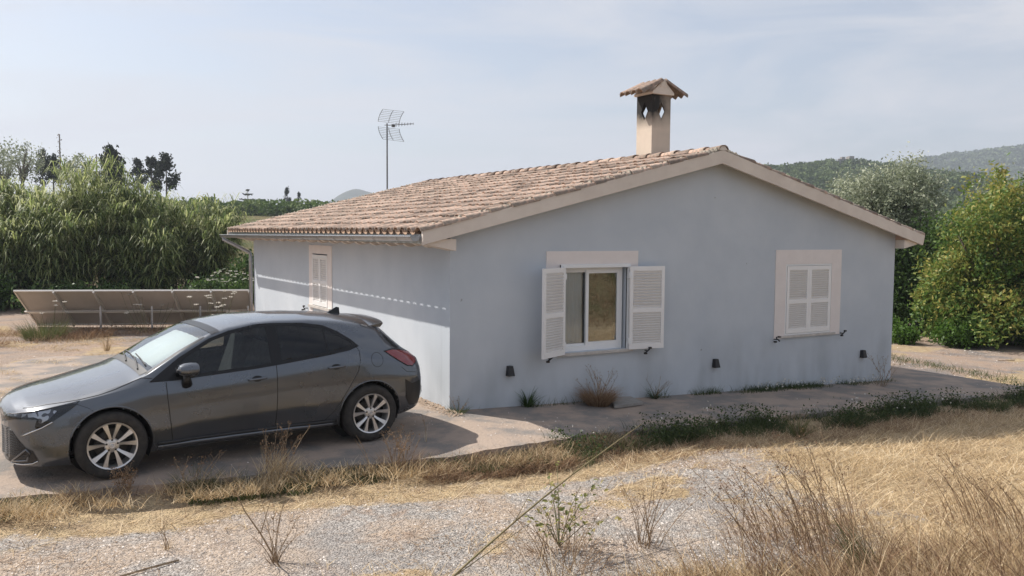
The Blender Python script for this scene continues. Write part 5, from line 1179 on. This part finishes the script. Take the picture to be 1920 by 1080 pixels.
# foreground bank at the bottom right
P = scatter(90000, -2.8, 4.2, -8.0, -4.0, lambda x, y: fgm(x, y)*sstep(-2.8, -.8, x)); grass('dry_grass', P, (.10, .34), .006, (.3, 1.4), .7, 'straw', .42, .9, azc=2.6, azs=1.6)
P = scatter(30000, -2.0, 3.8, -8.0, -4.2, lambda x, y: fgm(x, y)*sstep(-2.0, .2, x)*(.6+.5*wob(x, y, 2.2, 6))); grass('tangled_brush', P, (.2, .5), .006, (.2, 1.2), .6, 'brown', .5, .9, azc=2.7, azs=1.3)
P = scatter(5000, -1.9, .6, -6.4, -4.4, lambda x, y: fgm(x, y)*(wob(x, y, 2, 1) > -.1)); grass('grass', P, (.05, .2), .005, (.2, 1.1), .7, 'weed', .8)
P = scatter(8000, -.8, 3.8, -7.5, -4.4, lambda x, y: fgm(x, y)*sstep(-1.2, .3, x)*np.clip(.3+.8*wob(x, y, 1.7, 9), .1, 1)); grass('dry_stems', P, (.35, .80), .0065, (.1, 1.0), .55, 'brown', .50, .8, azc=2.5, azs=1.2)
P = scatter(1500, -2.6, 3.0, -7.0, -4.2, lambda x, y: fgm(x, y)); grass('dry_stems', P, (.3, .6), .008, (.1, .8), .5, 'straw', .55, .8, azc=2.5, azs=1.5)
# loose gravel on the track
def gravel(P, s0, s1):
    n = len(P); s = rng.uniform(s0, s1, n)*(.6+.8*rng.random(n)**2); oc = np.array([(1, 0, 0), (0, 1, 0), (-1, 0, 0), (0, -1, 0), (0, 0, 1), (.5, .4, .55)], float)
    oc = oc[:5]; tri = np.array([(0, 1, 4), (1, 2, 4), (2, 3, 4), (3, 0, 4)]); a = rng.uniform(0, 6.28, n); c, q = np.cos(a), np.sin(a); Vt = np.repeat(oc[None], n, 0)*(1+.5*(rng.random((n, 5, 1))-.5))
    X = Vt[:, :, 0]*c[:, None]-Vt[:, :, 1]*q[:, None]; Y = Vt[:, :, 0]*q[:, None]+Vt[:, :, 1]*c[:, None]; Z = Vt[:, :, 2]*rng.uniform(.45, .9, n)[:, None]-.15
    V = np.stack([X, Y, Z], -1)*s[:, None, None]+P[:, None, :]; F = (tri[None]+5*np.arange(n)[:, None, None]).reshape(-1, 3); return V.reshape(-1, 3), F, np.repeat(rng.random(n), 4)
M['pebble'] = leafmat('pebbles', [(.18, .155, .14), (.38, .34, .31), (.58, .52, .47), (.80, .74, .68)], 0, .95)
P = scatter(60000, -6.2, 6, -6.2, -1.4, lambda x, y: (dd(x, y) > .4)*(1-.9*sm(x, y))*np.clip(.45+.75*wob(x, y, 1.4, 8)+.4*wob(x, y, 3.7, 2), 0, 1)); v, f, r = gravel(P, .005, .012); fast('gravel', v, f, M['pebble'], r, kind='stuff')
P = scatter(9000, -7.5, 1.0, -2.0, 9, lambda x, y: (dd(x, y) < -.02)*np.clip(.25+wob(x, y, 1.2, 2), .05, 1)); P[:, 2] = [padz(q[0], 0)+.002 if q[1] < 7 else q[2] for q in P]; v, f, r = gravel(P, .004, .011); fast('gravel', v, f, M['pebble'], r, kind='stuff')
P = scatter(3000, 9, 17, -2, 8, lambda x, y: .6+0*x); v, f, r = gravel(P, .006, .02); fast('gravel', v, f, M['pebble'], r, kind='stuff')
# earth washed up at the near corner of the house
P = scatter(2600, -.45, .0, -.35, 1.6, lambda x, y: np.clip(1+x/.3, 0, 1)); P[:, 2] = -.03+.05*np.clip(1+P[:, 0]/.35, 0, 1); v, f, r = gravel(P, .008, .022); M['dirtclod'] = leafmat('earth crumbs', [(.26, .19, .14), (.38, .30, .23)], 0, 1); fast('earth_crumbs', v, f, M['dirtclod'], r, kind='stuff')

P = scatter(40000, -6, 6, -6, -1.6, lambda x, y: (dd(x, y) > .3)*(1-.7*sm(x, y))*np.clip(.2+.8*wob(x, y, 1.3, 3), 0, 1)); P[:, 2] += .008; grass('straw_litter', P, (.04, .16), .006, (1.2, 1.55), .1, 'brown', .7, .7)
P = scatter(52000, -7, 16, -16, -8.3, lambda x, y: (.6+.4*wob(x, y, 1.1, 2))*(np.hypot(x+4.8, y+9.7) > 1.9)); grass('bank_grass', P, (.2, .5), .012, (.1, 1.2), .7, 'brown', .5)
P = scatter(16000, -7, 16, -16, -8.6, lambda x, y: (wob(x, y, .9, 4) > .25)*(np.hypot(x+4.8, y+9.7) > 2.0)); grass('bank_weeds', P, (.2, .6), .02, (.0, .8), .7, 'weed', .6)
# ---- single plants one can point at
def tuft(name, loc, n, h, w_, tilt, bend, mt_, base, label, rad=.08, azc=None, azs=1, cat='plant', heads=0, stems=None):
    root = empty(name, loc, label=label, cat=cat); a = rng.uniform(0, 6.28, n); r = rad*np.sqrt(rng.random(n)); P = np.stack([r*np.cos(a), r*np.sin(a), np.zeros(n)], 1)
    az = a if azc is None else azc+rng.normal(size=n)*azs; V, F = blades(P, rng.uniform(*h, n), w_, az, rng.uniform(*tilt, n), bend, 4)
    fast('blade_mass', V, F, M[mt_], np.repeat(np.clip(base+.5*(rng.random(n)-.5), 0, 1), 4), root, kind='stuff')
    if stems:
        b = B(); tips = []
        for q in range(stems[0]):
            az_ = random.uniform(0, 6.28) if azc is None else azc+random.gauss(0, azs*.7); L2 = random.uniform(*stems[1]); t0 = random.uniform(*tilt)*.7; p = Vector((random.uniform(-1, 1)*rad*.6, random.uniform(-1, 1)*rad*.6, 0)); pts = [p.copy()]
            for s_ in range(4): t1 = t0+.12*s_; p = p+Vector((math.cos(az_)*math.sin(t1), math.sin(az_)*math.sin(t1), math.cos(t1)))*L2/4; pts.append(p.copy())
            b.tube(pts, [.004, .0035, .003, .002, .0015], 3, cap=False); tips += pts[2:]
            for s_ in (2, 3): q1 = pts[s_]; e = q1+Vector((random.uniform(-.06, .06), random.uniform(-.06, .06), random.uniform(.04, .1))); b.tube([q1, e], [.002, .001], 3, cap=False); tips.append(e)
        b.build('stem', M['stemb'], root)
        if heads: tp = np.array([tuple(t_) for t_ in tips]); P = np.repeat(tp, heads, 0)+rng.normal(size=(len(tp)*heads, 3))*.012; v, f = leafquads(P, .018, .5); fast('seed_head', v, f, M['brown'], rng.random(len(f))*.6+.2, root, kind='stuff')
    return root
M['stemb'] = mat('dry stem', (.20, .13, .08), (.34, .25, .15), scale=30, rough=.9)
tuft('dead_grass_tuft', (2.12, -.30, -.08), 1500, (.18, .42), .005, (.1, .75), 1.1, 'brown', .62, 'big brown dead grass tuft against the wall below the open window', .15, stems=(14, (.35, .6)), heads=3)
tuft('spiky_weed', (1.12, -.08, -.045), 60, (.1, .3), .02, (.0, .7), .6, 'green', .3, 'small dark green upright weed against the wall under the left shutter', .04)
tuft('wall_weed', (3.25, -.15, -.12), 90, (.1, .34), .006, (.3, 1.2), .5, 'green', .2, 'thin dark sprawling weed at the wall right of the concrete slab', .05, stems=(7, (.25, .4)))
tuft('wall_weed', (.03, -.16, -.01), 120, (.05, .22), .006, (.2, 1.1), .6, 'weed', .6, 'little pale weed at the near corner of the house', .1, stems=(3, (.2, .32)), heads=3)
tuft('dry_stalks', gp(8.0, -.45, .06), 20, (.1, .3), .004, (.1, .6), .3, 'brown', .3, 'thin dry umbel stalks in front of the right wall lamp', .1, stems=(8, (.4, .62)), heads=4)
tuft('oat_grass', gp(-2.62, -1.52), 260, (.15, .4), .006, (.05, .7), .7, 'straw', .6, 'tall seeding grass in front of the gap between the car wheels', .18, azc=.4, azs=1.2, stems=(16, (.35, .6)), heads=6)
tuft('oat_grass', gp(-3.35, -1.42), 160, (.1, .26), .006, (.1, .8), .7, 'weed', .8, 'green and yellow grass tuft in front of the front wheel', .2, stems=(6, (.25, .4)), heads=4)
tuft('red_seed_weed', gp(-3.95, -1.38), 30, (.06, .16), .006, (.0, .5), .5, 'brown', .4, 'row of small brown seed spikes left of the front wheel', .12, stems=(12, (.14, .28)), heads=9)
tuft('dry_stalks', gp(-1.42, -1.75), 200, (.12, .3), .005, (.1, .9), .6, 'brown', .55, 'reddish dry weed in front of the rear wheel', .2, stems=(16, (.3, .5)), heads=5)
tuft('single_straw', gp(-1.75, -1.8), 6, (.1, .3), .006, (.1, .6), .3, 'straw', .6, 'single leaning straw in front of the car sill', .05, azc=2.6, azs=.3, stems=(2, (.4, .5)))
tuft('upright_straw', (-.86, -1.15, -.05), 3, (.1, .2), .005, (.0, .2), .1, 'straw', .8, 'single upright dry straw in the car shadow behind the rear wheel', .02, stems=(1, (.30, .33)), heads=2)
tuft('spiky_weed', gp(3.62, -2.45), 90, (.2, .42), .012, (.1, .9), .6, 'weed', .9, 'pale spiky weed standing out of the green strip', .05, stems=(5, (.3, .45)))
tuft('dry_weed', gp(-3.15, -3.45), 40, (.06, .2), .004, (.1, .8), .4, 'brown', .3, 'sparse dry twiggy weed at the lower left of the gravel', .05, stems=(9, (.25, .55)), heads=2)
tuft('dry_weed', gp(-3.80, -2.75), 20, (.05, .15), .004, (.1, .6), .3, 'straw', .4, 'small lone weed standing on the gravel at the left', .04, stems=(3, (.15, .25)))
tuft('dry_weed', gp(-1.3, -4.55), 260, (.1, .35), .005, (.2, 1.2), .6, 'brown', .6, 'low tangle of dry stems at the foot of the leafy plant', .35, stems=(14, (.3, .6)), heads=2)
tuft('dry_weed', gp(-.55, -4.55), 60, (.1, .3), .004, (.1, .8), .4, 'brown', .4, 'thin dry weed right of the leafy plant', .15, stems=(14, (.35, .7)), heads=2)
tuft('seed_stalks', gp(.35, -5.2), 320, (.2, .55), .005, (.15, 1.0), .6, 'brown', .55, 'tall brown seed stalks leaning left at the edge of the brush', .5, azc=2.7, azs=.8, stems=(30, (.45, .95)), heads=5)
tuft('seed_stalks', gp(.95, -5.05), 200, (.2, .55), .005, (.1, .9), .6, 'brown', .5, 'tallest dark seed stalks above the middle of the brush', .45, azc=2.6, azs=.9, stems=(22, (.55, .95)), heads=4)
tuft('seed_stalks', gp(2.4, -5.7), 300, (.2, .6), .0045, (.2, 1.0), .4, 'brown', .5, 'reddish dry stalks in the brush at the right edge', .5, azc=2.4, azs=.8, stems=(20, (.5, .85)), heads=2)
tuft('green_blades', gp(.55, -5.75), 60, (.3, .55), .012, (.2, .8), .5, 'weed', .7, 'long pale green blades inside the brown brush', .12, azc=2.8, azs=.4)
tuft('yard_bush', gp(-.55, 10.9), 700, (.2, .5), .010, (.0, .8), .4, 'brightgreen', .4, 'fresh yellow-green bush in front of the panel row', .3)
tuft('yard_bush', gp(-4.15, 11.6), 800, (.2, .55), .010, (.0, .9), .5, 'weed', .8, 'dusty olive-green bush by the left end of the panels', .4)
tuft('dead_grass_heap', gp(.35, 10.3), 1300, (.3, .85), .010, (.0, .9), .8, 'brown', .7, 'heap of brown dead grass in front of the right end of the panels', .55)
tuft('dead_grass_heap', gp(-3.3, 11.6), 600, (.2, .45), .010, (.2, 1.1), .8, 'brown', .4, 'brown dead growth between the dusty bush and the first leg', .5)
tuft('lone_weed', (-3.2, 8.3, -.05), 50, (.1, .4), .008, (.0, .5), .4, 'straw', .3, 'lone yellow weed standing in the yard behind the bonnet', .05, stems=(4, (.35, .55)), heads=4)
for x, y in ((-5.4, 10.8), (-6.2, 12.2)):
    tuft('dead_grass_heap', gp(x, y), 500, (.15, .4), .010, (.3, 1.2), .8, 'brown', .65, 'brown dead grass at the far left of the yard, '+('nearer' if y < 11 else 'farther')+' heap', .6)
# the long leaning stalk and the leafy plant in the foreground
b = B(); S0 = Vector(gp(-2.62, -4.75)); S1 = Vector((-.10, -3.95, .62))
st_ = empty('leaning_stalk', tuple(S0), label='long green-brown stalk leaning diagonally across the foreground gravel', cat='plant'); d_ = S1-S0
pts = [d_*t_+Vector((0, 0, .06*math.sin(math.pi*t_))) for t_ in np.linspace(0, 1, 9)]; b.tube(pts, [.009, .0085, .008, .0075, .007, .006, .005, .004, .002], 6); 
b.tube([pts[3], pts[4]+Vector((-.06, 0, .14))], [.004, .001], 4); b.tube([pts[1], pts[3]+Vector((.12, 0, -.04))], [.005, .002], 4); b.tube([pts[5], pts[6]+Vector((-.02, 0, .10))], [.003, .001], 4)
b.build('stalk', mat('green stalk', (.17, .15, .06), (.24, .18, .09), scale=9, rough=.7), st_)
lp = empty('leafy_plant', gp(-1.15, -4.25), label='young plant with curled yellow-green leaves in the middle foreground', cat='plant'); b = B(); P = []
for q in range(13):
    a = random.uniform(0, 6.28); r = random.uniform(.12, .42); h = random.uniform(.22, .56); tip = Vector((r*math.cos(a), r*math.sin(a), h)); b.tube([(0, 0, 0), tip*.5+Vector((0, 0, .06)), tip], [.004, .003, .0015], 4)
    for k in range(11): t_ = random.uniform(.45, 1.05); c = tip*t_; P.append((c.x+random.gauss(0, .035), c.y+random.gauss(0, .035), c.z+random.gauss(0, .025)))
b.build('stem', M['weed2'], lp); lms = []
for c_ in ((.14, .16, .05), (.26, .27, .09), (.42, .37, .15)):
    q = B(); q.add([(0, 0, 0), (.5, .28, .12), (1, 0, -.1), (.5, -.28, .12), (.25, .2, .06), (.25, -.2, .06), (.8, .17, .06), (.8, -.17, .06), (.5, 0, -.02)], [(0, 5, 8, 4), (4, 8, 1), (5, 3, 8), (1, 8, 6), (8, 3, 7), (8, 7, 2, 6)]); lms.append(q.mesh('leaf', leafmat('curled leaf', [c_, c_], .45)))
for q, p in enumerate(P):
    o = link('leaf', lms[q % 3], lp); o.location = p; o.rotation_euler = (random.uniform(-.9, .9), random.uniform(-.9, .5), random.uniform(0, 6.28)); o.scale = (random.uniform(.035, .06),)*3
b = B(); q0 = Vector(gp(-3.25, -3.55)); tw = empty('bare_twig', tuple(q0), label='bare brown twig rising from the bottom edge at the left', cat='twig')
b.tube([(.10, .0, 0), (-.02, .05, .25), (-.12, .1, .42), (-.20, .13, .62)], [.008, .006, .005, .002], 5); b.tube([(-.02, .05, .25), (.05, .07, .45), (.10, .1, .6)], [.005, .003, .001], 4); b.build('branch', M['stemb'], tw)
b = B()
for x, y, a in ((-4.2, -3.2, .2), (14.3, 1.2, -.4), (14.8, .6, .3)): b.tube([Vector(gp(x, y, .01)), Vector(gp(x+.22*math.cos(a), y+.22*math.sin(a), .02)), Vector(gp(x+.45*math.cos(a+.1), y+.45*math.sin(a+.1), .01))], .008, 4)
tag(b.build('fallen_twigs', M['stemb']), kind='stuff')
